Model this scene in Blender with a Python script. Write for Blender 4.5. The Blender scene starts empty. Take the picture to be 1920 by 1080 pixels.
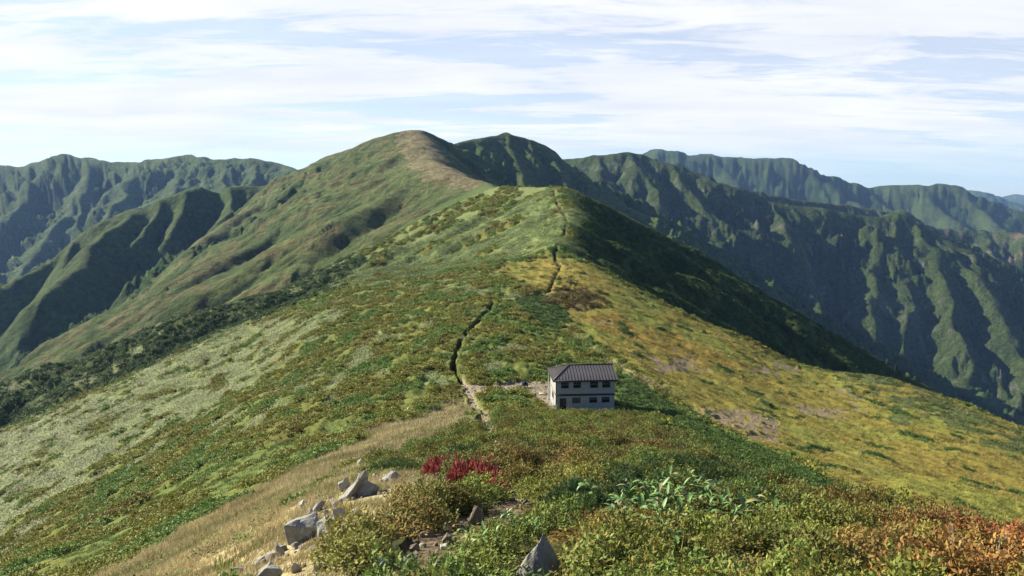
import bpy, math, random
import numpy as np
from mathutils import Vector, Matrix
scene = bpy.context.scene
R = math.radians

# ------------------------------------------------------------------ camera
FPX, CX, CY = 1387.0, 960.0, 540.0
PITCH = R(7.2)
cam_d = bpy.data.cameras.new('camera'); cam = bpy.data.objects.new('camera', cam_d)
scene.collection.objects.link(cam); scene.camera = cam
cam_d.sensor_width = 36.0; cam_d.lens = 36.0*FPX/1920.0
cam_d.clip_start = 0.1; cam_d.clip_end = 60000
cam.location = (0, 0, 0); cam.rotation_euler = (R(90)-PITCH, 0, 0)

# ------------------------------------------------------------------ sun, sky, exposure
SUN_EL = R(29); SUN_DIR2 = np.array([-0.88, 0.42]); SUN_DIR2 /= np.linalg.norm(SUN_DIR2)
sun_d = bpy.data.lights.new('sun', 'SUN'); sun = bpy.data.objects.new('sun', sun_d)
scene.collection.objects.link(sun)
sun_d.energy = 5.0; sun_d.angle = R(0.53); sun_d.color = (1.0, 0.92, 0.76)
to_sun = Vector((SUN_DIR2[0]*math.cos(SUN_EL), SUN_DIR2[1]*math.cos(SUN_EL), math.sin(SUN_EL)))
sun.rotation_euler = to_sun.to_track_quat('Z', 'Y').to_euler()
world = bpy.data.worlds.new('World'); scene.world = world; world.use_nodes = True
def build_world():
    nt = world.node_tree; nt.nodes.clear(); N = nt.nodes.new; L = nt.links.new
    out = N('ShaderNodeOutputWorld'); bg = N('ShaderNodeBackground'); L(bg.outputs[0], out.inputs[0])
    sky = N('ShaderNodeTexSky'); sky.sky_type = 'NISHITA'; sky.sun_disc = False
    sky.sun_elevation = SUN_EL; sky.sun_rotation = math.atan2(SUN_DIR2[0], SUN_DIR2[1]); sky.altitude = 1500
    sky.air_density = 1.0; sky.dust_density = 0.6; sky.ozone_density = 1.5
    tc = N('ShaderNodeTexCoord'); sep = N('ShaderNodeSeparateXYZ'); L(tc.outputs['Generated'], sep.inputs[0])
    def M(op, a, b=None, c=None, clamp=False):
        n = N('ShaderNodeMath'); n.operation = op; n.use_clamp = clamp
        for i, v in enumerate((a, b, c)):
            if v is None: continue
            if isinstance(v, (int, float)): n.inputs[i].default_value = v
            else: L(v, n.inputs[i])
        return n.outputs[0]
    x, y, z = sep.outputs
    zc = M('MAXIMUM', z, 0.0)
    zz = M('ADD', zc, 0.10)
    px, py = M('DIVIDE', x, zz), M('DIVIDE', y, zz)
    def noise(sx, sy, ox, oy, scale, detail, rough, dist=0.0):
        cb = N('ShaderNodeCombineXYZ'); L(M('MULTIPLY_ADD', px, sx, ox), cb.inputs[0]); L(M('MULTIPLY_ADD', py, sy, oy), cb.inputs[1])
        n = N('ShaderNodeTexNoise'); n.inputs['Scale'].default_value = scale; n.inputs['Detail'].default_value = detail
        n.inputs['Roughness'].default_value = rough; n.inputs['Distortion'].default_value = dist
        L(cb.outputs[0], n.inputs['Vector']); return n.outputs[0]
    big = noise(0.38, 1.0, CLOUD_OFF[0], CLOUD_OFF[1], 0.95, 8, 0.55, 0.5)
    fine = noise(0.40, 1.2, 9.0, 2.0, 3.2, 9, 0.66, 0.9)
    shade = noise(0.5, 1.0, 4.0, 7.0, 1.5, 6, 0.55, 0.3)
    dens = M('ADD', M('MULTIPLY', big, 0.68), M('MULTIPLY', fine, 0.32))
    mr = N('ShaderNodeMapRange'); mr.interpolation_type = 'SMOOTHERSTEP'
    L(dens, mr.inputs[0]); mr.inputs[1].default_value = 0.335; mr.inputs[2].default_value = 0.53
    cover = mr.outputs[0]
    cover = M('MAXIMUM', cover, 0.58)      # a thin veil everywhere between the banks
    # the cloud sheet thins out high overhead and towards the horizon
    thin = N('ShaderNodeMapRange'); thin.interpolation_type = 'SMOOTHSTEP'; L(z, thin.inputs[0])
    thin.inputs[1].default_value = 0.36; thin.inputs[2].default_value = 0.70; thin.inputs[3].default_value = 1.0; thin.inputs[4].default_value = 0.12
    low = N('ShaderNodeMapRange'); low.interpolation_type = 'SMOOTHSTEP'; L(z, low.inputs[0])
    low.inputs[1].default_value = 0.01; low.inputs[2].default_value = 0.085; low.inputs[3].default_value = 0.25; low.inputs[4].default_value = 0.96
    back = N('ShaderNodeMapRange'); back.interpolation_type = 'SMOOTHSTEP'; L(y, back.inputs[0])
    back.inputs[1].default_value = -0.1; back.inputs[2].default_value = 0.65; back.inputs[3].default_value = 0.15; back.inputs[4].default_value = 1.0
    cover = M('MULTIPLY', M('MULTIPLY', M('MULTIPLY', cover, thin.outputs[0]), low.outputs[0]), back.outputs[0])
    cr = N('ShaderNodeMapRange'); L(shade, cr.inputs[0]); cr.inputs[1].default_value = 0.3; cr.inputs[2].default_value = 0.7
    cmix = N('ShaderNodeMix'); cmix.data_type = 'RGBA'; L(cr.outputs[0], cmix.inputs[0])
    k = CLOUD_K
    cmix.inputs[6].default_value = (6.6*k, 6.9*k, 7.5*k, 1); cmix.inputs[7].default_value = (8.6*k, 8.55*k, 8.5*k, 1)
    skyg = N('ShaderNodeMix'); skyg.data_type = 'RGBA'; skyg.blend_type = 'MULTIPLY'; skyg.inputs[0].default_value = 1.0
    L(sky.outputs[0], skyg.inputs[6]); skyg.inputs[7].default_value = (SKY_K*.88, SKY_K*1.04, SKY_K*1.22, 1)
    fin = N('ShaderNodeMix'); fin.data_type = 'RGBA'; L(cover, fin.inputs[0]); L(skyg.outputs[2], fin.inputs[6]); L(cmix.outputs[2], fin.inputs[7])
    L(fin.outputs[2], bg.inputs['Color']); bg.inputs['Strength'].default_value = 0.10
EXPOSURE = 1.4
CLOUD_OFF = (15.124, -6.035); CLOUD_K = 0.49; SKY_K = 0.50
build_world()
scene.view_settings.view_transform = 'Standard'; scene.view_settings.look = 'None'
scene.view_settings.gamma = 1.0; scene.view_settings.use_curve_mapping = False
scene.view_settings.exposure = EXPOSURE
scene.render.engine = 'CYCLES'
scene.cycles.use_denoising = True
scene.cycles.max_bounces = 6; scene.cycles.diffuse_bounces = 3; scene.cycles.glossy_bounces = 2
scene.cycles.transparent_max_bounces = 8; scene.cycles.volume_bounces = 0

# ------------------------------------------------------------------ numeric helpers
rng = np.random.default_rng(7); random.seed(7)
def sstep(a, b, x):
    t = np.clip((x-a)/(b-a), 0, 1); return t*t*(3-2*t)
def hash2(ix, iy, seed):
    h = (ix.astype(np.int64)*374761393 + iy.astype(np.int64)*668265263 + seed*982451653) & 0xffffffff
    h = ((h ^ (h >> 13))*1274126177) & 0xffffffff
    h = ((h ^ (h >> 16))*2246822519) & 0xffffffff
    return ((h ^ (h >> 15)) & 0xffffff).astype(np.float32)/np.float32(0xffffff)
def vnoise(x, y, seed=0):
    ix, iy = np.floor(x), np.floor(y); fx, fy = (x-ix).astype(np.float32), (y-iy).astype(np.float32)
    ux, uy = fx*fx*fx*(fx*(fx*6-15)+10), fy*fy*fy*(fy*(fy*6-15)+10)
    ix = ix.astype(np.int64); iy = iy.astype(np.int64)
    def g(dx, dy):
        a = hash2(ix+dx, iy+dy, seed)*np.float32(6.2831853)
        return np.cos(a)*(fx-dx)+np.sin(a)*(fy-dy)
    a, b, c, d = g(0, 0), g(1, 0), g(0, 1), g(1, 1)
    return ((a+(b-a)*ux)*(1-uy)+(c+(d-c)*ux)*uy)*1.5
def fbm(x, y, scale, octv=4, seed=0, gain=0.5, lac=2.03):
    s = np.zeros(np.shape(x), np.float32); amp, f = 1.0, 1.0/scale
    for o in range(octv):
        s += amp*vnoise(x*f+o*17.3, y*f-o*9.1, seed+o); amp *= gain; f *= lac
    return s
def pdir(px, py):
    u = (px-CX)/FPX; v = (py-CY)/FPX; c, s = math.cos(PITCH), math.sin(PITCH)
    y = c-v*s
    return u/y, (-s-v*c)/y          # x/y and z/y along the ray
def P(px, py, d):                     # a place seen at (px, py), d metres ahead
    a, q = pdir(px, py); return np.array([a*d, d, q*d])

# ------------------------------------------------------------------ terrain: the near hill
NEAR = [  # (px, py, metres ahead) surveyed on the near slopes
 (960,1080,7.0),(1300,1080,7.2),(1600,1080,7.5),(1920,1080,8),(760,1080,6.6),(560,1080,7.5),(430,1080,11),(250,1080,22),(0,1080,60),
 (1200,980,11),(1200,900,17),(1200,850,26),(1200,812,46),(1100,774,108),(1160,776,110),(1000,860,22),(960,930,13),(930,835,31),(900,790,62),
 (1500,1010,10.5),(1500,960,14),(1450,905,20),(1350,850,32),(1300,805,60),
 (1920,1018,13),(1700,965,16),(1600,930,20),(1920,1000,58),(1760,940,60),(1640,925,55),(1500,875,70),(1400,800,112),(1300,770,118),
 (1920,900,100),(1700,830,125),(1600,760,170),(1920,810,175),(1800,760,200),(1650,708,230),(1500,692,225),(1400,640,250),(1240,570,280),(1080,490,320),
 (1230,640,200),(1300,690,175),(1200,690,150),(1150,720,135),(1060,740,122),(1040,600,205),(1000,545,250),(1020,505,305),
 (560,985,13),(670,905,19),(740,885,23),(620,880,40),(500,960,22),(400,1000,27),(750,820,62),(870,745,120),(870,725,126),
 (0,1040,105),(0,950,150),(0,885,205),(0,812,290),(125,757,310),(250,702,330),(380,637,355),(510,587,385),(610,545,400),(700,505,400),
 (300,800,180),(300,900,110),(200,980,80),(450,850,90),(500,760,140),(600,700,172),(450,680,260),(600,600,260),(700,560,290),(850,600,205),(850,660,158),(780,520,350),(900,500,330),(700,660,180),
]
HID = [ # beyond the skylines the slope drops out of sight
 (0,870,420),(125,830,440),(250,780,450),(380,720,470),(510,660,500),(700,580,560),(850,545,560),
 (1920,900,260),(1800,850,300),(1650,800,340),(1500,760,330),(1400,720,350),(1240,650,400),(1100,560,480),(1000,530,520),
 (0,960,700),(300,880,800),(700,720,900),(1100,700,900),(1500,860,700),(1920,960,600)]
pts = []
for px, py, d in NEAR+HID:
    a, q = pdir(px, py); pts.append((math.atan2(a, 1), math.log(d), q+1.6/d, 0.0))
for th in np.linspace(-0.72, 0.72, 7):
    for d in (1.6, 3.4): pts.append((th, math.log(d), -0.29, 0))
pts = np.array(pts)
# distances above are along +Y; the polar grid uses the true radius
pts[:, 1] += np.log(1/np.cos(pts[:, 0])); 
pts[:, 2] *= np.cos(pts[:, 0])
TK = 2.6
def tps_k(r2): return 0.5*r2*np.log(r2+1e-12)
A = np.stack([pts[:, 0]*TK, pts[:, 1]], 1)
n = len(A); D2 = ((A[:, None]-A[None])**2).sum(-1)
K = tps_k(D2)+np.eye(n)*0.0015; Pm = np.concatenate([np.ones((n, 1)), A], 1)
S = np.block([[K, Pm], [Pm.T, np.zeros((3, 3))]])
W = np.linalg.solve(S, np.concatenate([pts[:, 2], np.zeros(3)]))
def near_slope(th, lr):
    th = np.asarray(th, np.float64); lr = np.asarray(lr, np.float64)
    tc = np.clip(th, -0.78, 0.78)*TK; lc = np.clip(lr, math.log(1.5), math.log(1100))
    out = W[n]+W[n+1]*tc+W[n+2]*lc
    for i in range(n):
        r2 = (tc-A[i, 0])**2+(lc-A[i, 1])**2
        out = out+W[i]*0.5*r2*np.log(r2+1e-12)
    return out
def near_z(x, y):
    r = np.hypot(x, y); th = np.arctan2(x, y)
    s = near_slope(th, np.log(np.maximum(r, 0.2)))
    b = sstep(0.8, 1.7, np.abs(th))
    s = s*(1-b)+(-0.30)*b
    return -1.6+s*r

# ------------------------------------------------------------------ terrain: ridges of the mountains behind
# landform: name -> list of (slope on the left side, slope on the right side, crest width, [(px, py, metres ahead)...]) walking along the crest
LAND = {
 'ridge_hill': [
  (0.50,0.75,6,[(1072,494,320),(1050,470,345),(1060,435,390),(1068,405,440),(1052,356,540),(1035,351,570),(985,352,600),(940,352,640),(925,352,760),(915,345,900)]),
  (0.75,0.62,18,[(1052,356,540),(1120,390,590),(1200,434,640),(1290,495,700),(1400,552,760),(1560,645,840),(1700,726,900),(1850,840,960),(2000,960,1000)]),
  (0.75,0.75,9,[(1062,420,400),(1130,455,405),(1215,505,410),(1290,522,415),(1345,560,425),(1450,640,440)]),
  (0.75,0.75,9,[(1054,455,350),(1120,492,350),(1230,545,350),(1330,600,355),(1470,670,360),(1600,740,370)]),
  (0.50,0.52,14,[(940,352,640),(860,392,640),(760,440,610),(670,492,560),(560,545,520),(500,556,500),(360,592,480),(265,650,470),(185,680,460),(115,684,450),(50,714,440),(0,744,430),(-80,790,420)]),
 ],
 'main_mountain': [
  (0.48,0.80,22,[(915,347,900),(850,326,1000),(800,300,1150),(790,275,1250),(782,248,1400)]),
  (1.1,0.62,30,[(640,288,1650),(700,266,1550),(750,247,1450),(770,246,1420),(782,248,1400)]),
  (0.92,1.15,14,[(640,288,1650),(560,318,1600),(500,365,1480),(433,413,1350),(367,467,1200),(293,533,1050),(130,655,850),(0,737,750),(-100,800,700)]),
  (0.90,0.54,10,[(775,262,1330),(700,312,1260),(640,362,1180),(555,408,1090),(480,455,1000),(417,485,930),(320,549,850),(200,632,760),(60,735,680)]),
  (0.64,0.50,12,[(830,314,1050),(740,362,950),(640,409,850),(600,449,800),(567,495,740),(500,552,690),(400,630,640)]),
  (0.88,0.55,8,[(740,255,1480),(660,318,1420),(600,362,1330),(540,400,1240),(480,430,1150)]),
  (0.90,0.56,6,[(700,267,1550),(640,312,1480),(575,362,1380),(520,415,1270),(470,470,1180),(430,520,1100)]),
  (0.88,0.55,5,[(600,449,800),(545,520,735),(530,560,700)]),
  (0.88,0.55,5,[(640,362,1180),(610,420,1060),(560,480,960),(520,530,890)]),
  (0.80,0.52,10,[(895,340,930),(800,392,830),(720,440,760),(660,486,700)]),
 ],
 'second_peak': [
  (0.62,0.70,14,[(782,248,1400),(800,256,1500),(830,268,1600),(850,270,1680),(893,261,1760),(937,253,1830),(953,249,1850),(973,256,1870),(990,263,1870),(1007,278,1860),(1040,298,1830),(1057,321,1800),(1107,348,1750),(1180,388,1700),(1280,472,1600),(1350,530,1550),(1450,620,1500)]),
  (0.70,0.70,6,[(835,272,1580),(870,298,1450),(905,330,1300),(930,352,1200)]),
  (0.72,0.72,6,[(953,250,1850),(965,300,1700),(985,350,1560),(1010,400,1450)]),
  (0.72,0.72,6,[(1007,278,1860),(1060,350,1650),(1120,410,1500),(1180,460,1400)]),
 ],
 'right_massif': [
  (0.60,0.80,20,[(1000,312,3000),(1060,299,2900),(1110,293,2780),(1180,286,2700),(1211,288,2690),(1254,306,2650),(1300,329,2600),(1355,343,2560),(1386,353,2530),(1421,377,2500),(1468,382,2500),(1530,390,2500),(1588,401,2500),(1643,408,2500),(1674,400,2500),(1697,410,2480),(1744,436,2420),(1802,464,2350),(1860,506,2270),(1919,542,2200),(2000,600,2100),(2150,690,2000)]),
  (1.0,0.8,6,[(1110,293,2780),(1130,335,2500),(1170,400,2300),(1215,470,2100)]),
  (1.0,0.8,6,[(1190,287,2700),(1203,320,2500),(1235,380,2330),(1270,440,2180),(1310,520,2000)]),
  (1.05,0.8,6,[(1254,306,2650),(1290,350,2450),(1330,400,2300),(1362,470,2150),(1370,540,2000),(1372,600,1900)]),
  (1.1,0.78,8,[(1440,380,2500),(1470,420,2350),(1492,480,2200),(1520,550,2050),(1555,630,1900)]),
  (1.1,0.78,8,[(1643,408,2500),(1640,470,2300),(1640,540,2100),(1635,620,1950),(1640,700,1800)]),
  (1.1,0.8,5,[(1674,400,2500),(1690,470,2280),(1706,540,2100),(1700,620,1950),(1690,720,1790)]),
  (1.1,0.8,5,[(1697,410,2480),(1755,475,2250),(1785,550,2050),(1800,640,1880),(1815,740,1720)]),
  (1.1,0.8,5,[(1744,436,2420),(1830,520,2150),(1885,600,1950),(1925,690,1780),(1950,780,1650)]),
  (0.8,0.8,6,[(1386,353,2530),(1440,364,2750),(1491,373,2950),(1588,385,3100),(1666,396,3200),(1690,392,3200),(1720,410,3200)]),
  (0.9,0.9,8,[(1690,404,3200),(1744,424,3250),(1790,430,3250),(1841,433,3200),(1919,436,3100),(2000,450,3000)]),
  (0.9,0.9,6,[(1744,424,3250),(1770,470,3000),(1800,520,2850)]),
  (0.9,0.9,6,[(1841,433,3200),(1860,480,3000),(1900,530,2800)]),
 ],
 'far_range': [
  (0.55,0.55,30,[(1130,310,6000),(1215,288,5800),(1231,280,5700),(1262,281,5650),(1297,290,5600),(1316,286,5600),(1351,295,5600),(1382,292,5550),(1413,295,5500),(1452,297,5500),(1479,296,5500),(1503,307,5450),(1542,325,5400),(1569,332,5350),(1592,343,5300),(1619,348,5300),(1685,347,5250),(1717,348,5200),(1755,344,5200),(1779,346,5200),(1798,358,5200),(1820,372,5100),(1850,385,5000),(1919,392,4900),(2050,440,4800)]),
  (0.6,0.6,10,[(1240,282,5700),(1270,330,5200),(1310,370,4800)]),
  (0.6,0.6,10,[(1330,290,5600),(1370,340,5100),(1420,380,4700)]),
  (0.6,0.6,10,[(1479,298,5500),(1540,345,5100),(1600,380,4800),(1650,430,4300)]),
  (0.6,0.6,10,[(1600,346,5300),(1640,380,5000),(1700,415,4600)]),
  (0.6,0.6,10,[(1717,349,5200),(1740,380,4900),(1790,420,4500)]),
  (0.6,0.6,10,[(1785,350,5200),(1830,390,4800),(1890,430,4400)]),
 ],
 'distant_range': [
  (0.4,0.4,60,[(1760,380,9500),(1797,356,9500),(1816,354,9500),(1836,359,9500),(1849,363,9500),(1880,373,9400),(1899,383,9300),(1960,390,9200),(2200,370,9000)]),
  (0.35,0.35,60,[(1700,395,13000),(1830,372,13000),(1880,367,13000),(1905,364,13000),(1960,372,13000),(2200,380,13000),(2600,372,12000)]),
 ],
 'left_massif': [
  (0.62,0.62,24,[(-300,330,3900),(-150,318,3850),(-60,322,3800),(0,311,3800),(50,308,3800),(110,291,3780),(133,290,3750),(173,298,3720),(200,303,3700),(240,304,3700),(273,298,3700),(300,296,3700),(340,289,3700),(360,295,3650),(383,296,3600),(400,300,3600),(443,298,3550),(477,298,3500),(500,303,3450),(530,311,3400),(557,318,3300),(620,340,3100)]),
  (0.75,0.8,8,[(20,309,3800),(-20,360,3500),(-60,420,3200)]),
  (0.72,0.8,8,[(120,290,3760),(70,345,3450),(20,400,3150),(-40,470,2850)]),
  (0.7,0.85,8,[(173,298,3720),(165,330,3500),(125,400,3150),(85,450,2950),(48,492,2800),(20,560,2600)]),
  (0.75,0.8,6,[(165,330,3500),(150,400,3150),(140,460,2900),(120,520,2700)]),
  (0.72,0.8,8,[(273,298,3700),(240,340,3400),(222,380,3150),(190,430,2950)]),
  (0.72,0.8,8,[(340,289,3700),(343,330,3450),(310,365,3150),(240,396,2950),(200,440,2750)]),
  (0.75,0.8,6,[(383,296,3600),(385,340,3300),(395,370,3100)]),
  (0.75,0.8,6,[(440,298,3550),(420,335,3250),(405,365,3000)]),
  (0.75,0.8,6,[(477,298,3500),(480,330,3250),(470,360,3000)]),
 ],
 'dark_ridge': [
  (1.2,0.80,8,[(560,318,1650),(520,338,1690),(493,348,1700),(443,349,1700),(430,352,1700),(410,361,1695),(393,357,1690),(370,350,1680),(347,358,1670),(327,364,1665),(300,375,1655),(277,391,1645),(247,396,1630),(227,401,1620),(187,421,1595),(143,453,1565),(127,464,1555),(83,494,1525),(33,521,1490),(0,548,1465),(-100,612,1390),(-250,700,1290)]),
  (1.4,1.2,5,[(300,375,1655),(287,402,1600),(262,445,1520)]),
  (1.4,1.2,5,[(347,358,1670),(343,385,1620),(330,425,1540)]),
  (1.4,1.2,5,[(143,453,1565),(120,510,1440),(85,570,1310)]),
  (1.25,1.0,6,[(247,396,1630),(200,445,1500),(165,487,1390),(110,545,1270)]),
  (1.2,1.2,6,[(430,352,1700),(436,372,1640),(430,398,1560)]),
 ],
 'rear_range': [   # low ranges all round, outside the view
  (0.35,0.35,60,[(3600,420,5200),(5200,430,3000)]),
 ],
}
FLOOR_Z = -760.0
names = list(LAND)
def ridges_h(x, y, r):
    """height of the ridges, drop below the owning crest, index of the owning landform"""
    k = np.maximum(0.0035*r, 1.0)
    H = np.full(x.shape, -1e9, np.float32); drop = np.zeros(x.shape, np.float32); own = np.zeros(x.shape, np.int32)
    acc = np.zeros(x.shape, np.float32)
    rough = (0.42*fbm(x, y, 260, 3, 64)+0.30*fbm(x, y, 80, 4, 65))*sstep(700, 1600, r)
    for li, nm in enumerate(names):
        rug = rough if nm not in ('ridge_hill', 'main_mountain', 'dark_ridge') else rough*0.4
        for sl, sr, w, line in LAND[nm]:
            p = np.array([P(*q) for q in line])
            best = np.full(x.shape, -1e9, np.float32); bz = np.zeros(x.shape, np.float32)
            for a, b in zip(p[:-1], p[1:]):
                ex, ey = b[0]-a[0], b[1]-a[1]; L2 = ex*ex+ey*ey+1e-9
                t = np.clip(((x-a[0])*ex+(y-a[1])*ey)/L2, 0, 1)
                dx, dy = x-(a[0]+t*ex), y-(a[1]+t*ey)
                d = np.sqrt(dx*dx+dy*dy)
                left = (ex*(y-a[1])-ey*(x-a[0])) > 0
                s = np.where(left, sl, sr)
                # concave foot: the slope eases off far from the crest
                dd = np.sqrt(d*d+w*w)-w
                dd = dd*(1-0.12*sstep(600, 1500, dd)) if nm != 'main_mountain' else dd+0.9*np.maximum(dd-190, 0)   # the main mountain steepens into its valleys
                z = a[2]+t*(b[2]-a[2]); h = z-s*(dd+np.minimum(dd, 130)*rug)
                m = h > best
                best = np.where(m, h, best); bz = np.where(m, z, bz)
            m = best > H
            acc = np.where(m, acc*np.exp(np.clip((H-best)/k, -60, 0))+1, acc+np.exp(np.clip((best-H)/k, -60, 0)))
            drop = np.where(m, bz-best, drop); own = np.where(m, li, own); H = np.where(m, best, H)
    return H+k*np.log(np.maximum(acc, 1))*0.6, drop, own

def gullies(x, y, gx, gy, cell, seed):
    """stripes that run down the slope (gx, gy): height in -1..1 and its gradient"""
    X, Y = x/cell, y/cell
    ix, iy = np.floor(X), np.floor(Y); fx, fy = X-ix, Y-iy
    ix = ix.astype(np.int64); iy = iy.astype(np.int64)
    l = np.sqrt(gx*gx+gy*gy)+1e-6
    sx, sy = -gy/l*np.float32(6.2831853*0.72), gx/l*np.float32(6.2831853*0.72)
    h = np.zeros(x.shape, np.float32); dx_ = np.zeros(x.shape, np.float32); dy_ = np.zeros(x.shape, np.float32); ws = np.zeros(x.shape, np.float32)
    for i in (-1, 0, 1):
        for j in (-1, 0, 1):
            ox = i+0.5+(hash2(ix+i, iy+j, seed)-0.5)*0.9; oy = j+0.5+(hash2(ix+i, iy+j, seed+51)-0.5)*0.9
            px, py = fx-ox, fy-oy
            w = np.exp(-(px*px+py*py)*2.0)
            ph = px*sx+py*sy
            h += np.cos(ph)*w; s_ = -np.sin(ph)*w
            dx_ += s_*sx; dy_ += s_*sy; ws += w
    return h/ws, dx_/ws/cell, dy_/ws/cell

# polar sheet centred under the viewpoint, finest where the ground is looked at
th_mid = np.linspace(-R(38), R(38), 761)
th_l = -R(38)-np.cumsum(np.linspace(R(0.3), R(6), 45)); th_l = th_l[th_l > -math.pi*0.985]
THETA = np.concatenate([th_l[::-1], th_mid, -th_l])
lr = [math.log(0.4)]
def dl(l):
    r = math.exp(l)
    if r < 5: return 0.06
    if r < 60: return 0.0115
    if r < 450: return 0.0085
    if r < 3900: return 0.0052
    return 0.016
while lr[-1] < math.log(15500): lr.append(lr[-1]+dl(lr[-1]))
LR = np.array(lr); RR = np.exp(LR)
nr, nth = len(LR), len(THETA)
TH, RAD = np.meshgrid(THETA, RR); X = (RAD*np.sin(TH)).astype(np.float32); Y = (RAD*np.cos(TH)).astype(np.float32)
RADf = RAD.astype(np.float32)

def polar_grad(Z):
    dzr = np.gradient(Z, LR, axis=0)/RADf
    dzt = np.gradient(Z, THETA, axis=1)/RADf
    s, c = np.sin(TH), np.cos(TH)
    return (dzr*s+dzt*c).astype(np.float32), (dzr*c-dzt*s).astype(np.float32)

i0 = int(np.searchsorted(RR, 240)); i1 = int(np.searchsorted(RR, 1150))
HN = np.full(X.shape, -1e6, np.float32); HN[:i1] = near_z(X[:i1].astype(np.float64), Y[:i1].astype(np.float64))
HN[i1:] = -5000
HR = np.full(X.shape, -1e6, np.float32); DROP = np.zeros(X.shape, np.float32); OWN = np.zeros(X.shape, np.int32)
wa = 3+13*sstep(500, 1600, RADf[i0:])+16*sstep(1700, 2300, RADf[i0:])
HR[i0:], DROP[i0:], OWN[i0:] = ridges_h(X[i0:]+wa*fbm(X[i0:], Y[i0:], 190, 4, 61), Y[i0:]+wa*fbm(X[i0:], Y[i0:], 190, 4, 62), RADf[i0:])
front = np.cos(TH) > 0.15
HR = np.where(front, HR, np.float32(FLOOR_Z)-50)
HR = np.maximum(HR, FLOOR_Z)
# erosion of the mountains
Z0 = HR.copy()
gx, gy = polar_grad(Z0)
er = np.zeros(X.shape, np.float32)
sl = slice(i0, None)
x_, y_ = X[sl], Y[sl]; gxx, gyy = gx[sl].copy(), gy[sl].copy()
x_w = x_+40*vnoise(x_/160, y_/160, 5); y_w = y_+40*vnoise(x_/160, y_/160, 6)
steep = sstep(0.12, 0.5, np.sqrt(gxx**2+gyy**2))
scale_amp = np.array([{'ridge_hill':0.6,'main_mountain':0.5,'second_peak':0.8,'right_massif':1.25,'far_range':0.8,'distant_range':1.0,'left_massif':1.5,'dark_ridge':0.55,'rear_range':0.5}[n_] for n_ in names], np.float32)[OWN[sl]]
dr = DROP[sl]
tot = np.zeros(x_.shape, np.float32)
for cell, amp, fade, seed in ((230, 24, 150, 11), (105, 15, 70, 22), (48, 8.0, 40, 33), (22, 3.8, 18, 44)):
    h, hx, hy = gullies(x_w, y_w, gxx, gyy, cell, seed)
    m = steep*scale_amp*sstep(0, fade, dr)
    # sharp valleys, rounded ribs
    tot += amp*m*(h-0.35*h*h)
    gxx += hx*amp*m; gyy += hy*amp*m
tot += (fbm(x_, y_, 120, 5, 71)*5+fbm(x_, y_, 24, 3, 81)*1.3)*steep*sstep(0, 60, dr)*np.sqrt(scale_amp)
tot += fbm(x_, y_, 60, 3, 91)*1.2*sstep(400, 1500, RADf[sl])
HR[sl] += tot*front[sl]
ZB = np.maximum(HN, HR)
def far_at(px, py):
    a, q = pdir(px, py); j = int(np.argmin(np.abs(THETA-math.atan(a)))); d = RR*math.cos(THETA[j])
    k = np.nonzero((d > 450) & (ZB[:, j] > q*d))[0]; k = k[0] if len(k) else nr-1
    return np.array([a*d[k], d[k]])
# deep gullies on the lit flank of the main mountain
for dep, wid, line in ((42,70,[(560,340,1540),(520,375,1400),(480,413,1250),(433,453,1130),(377,492,1010),(300,560,900)]), (38,60,[(735,315,1200),(700,345,1120),(640,392,1000),(590,437,930),(555,490,830)]),
                       (30,50,[(775,375,900),(745,400,860),(710,430,800),(673,465,730),(633,502,670)]), (26,45,[(567,326,1560),(520,362,1450),(467,402,1330),(420,440,1240)]), (26,45,[(640,312,1490),(610,335,1420),(575,362,1340),(535,395,1260),(490,430,1170)]),
                       (22,40,[(690,330,1250),(650,362,1160),(600,400,1080),(560,430,1020)]), (20,40,[(820,345,1000),(770,385,920),(720,425,850)])):
    p = np.array([far_at(*q[:2]) for q in line]); best = np.full(x_.shape, 1e9, np.float32); tt = np.zeros(x_.shape, np.float32); n_s = len(p)-1
    for i, (a, b) in enumerate(zip(p[:-1], p[1:])):
        e = b-a; t = np.clip(((x_w-a[0])*e[0]+(y_w-a[1])*e[1])/(e@e), 0, 1); dd = np.hypot(x_w-a[0]-t*e[0], y_w-a[1]-t*e[1]); m = dd < best
        best = np.where(m, dd, best); tt = np.where(m, (i+t)/n_s, tt)
    tot -= (dep*np.clip(1-best/wid, 0, 1)**.8*sstep(0, .25, tt)*(1-0.3*tt)*np.isin(OWN[sl], [names.index('main_mountain')])).astype(np.float32)
own_near = HN > HR
Z = np.maximum(HN, HR)
# soften the crease where the near hill meets the ridges behind
kk = np.float32(2.0); dlt = np.clip(np.abs(HN-HR)/kk, 0, 30); Z += kk*np.log1p(np.exp(-dlt))*(RADf > 250)*0.7*(HR > -600)

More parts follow.
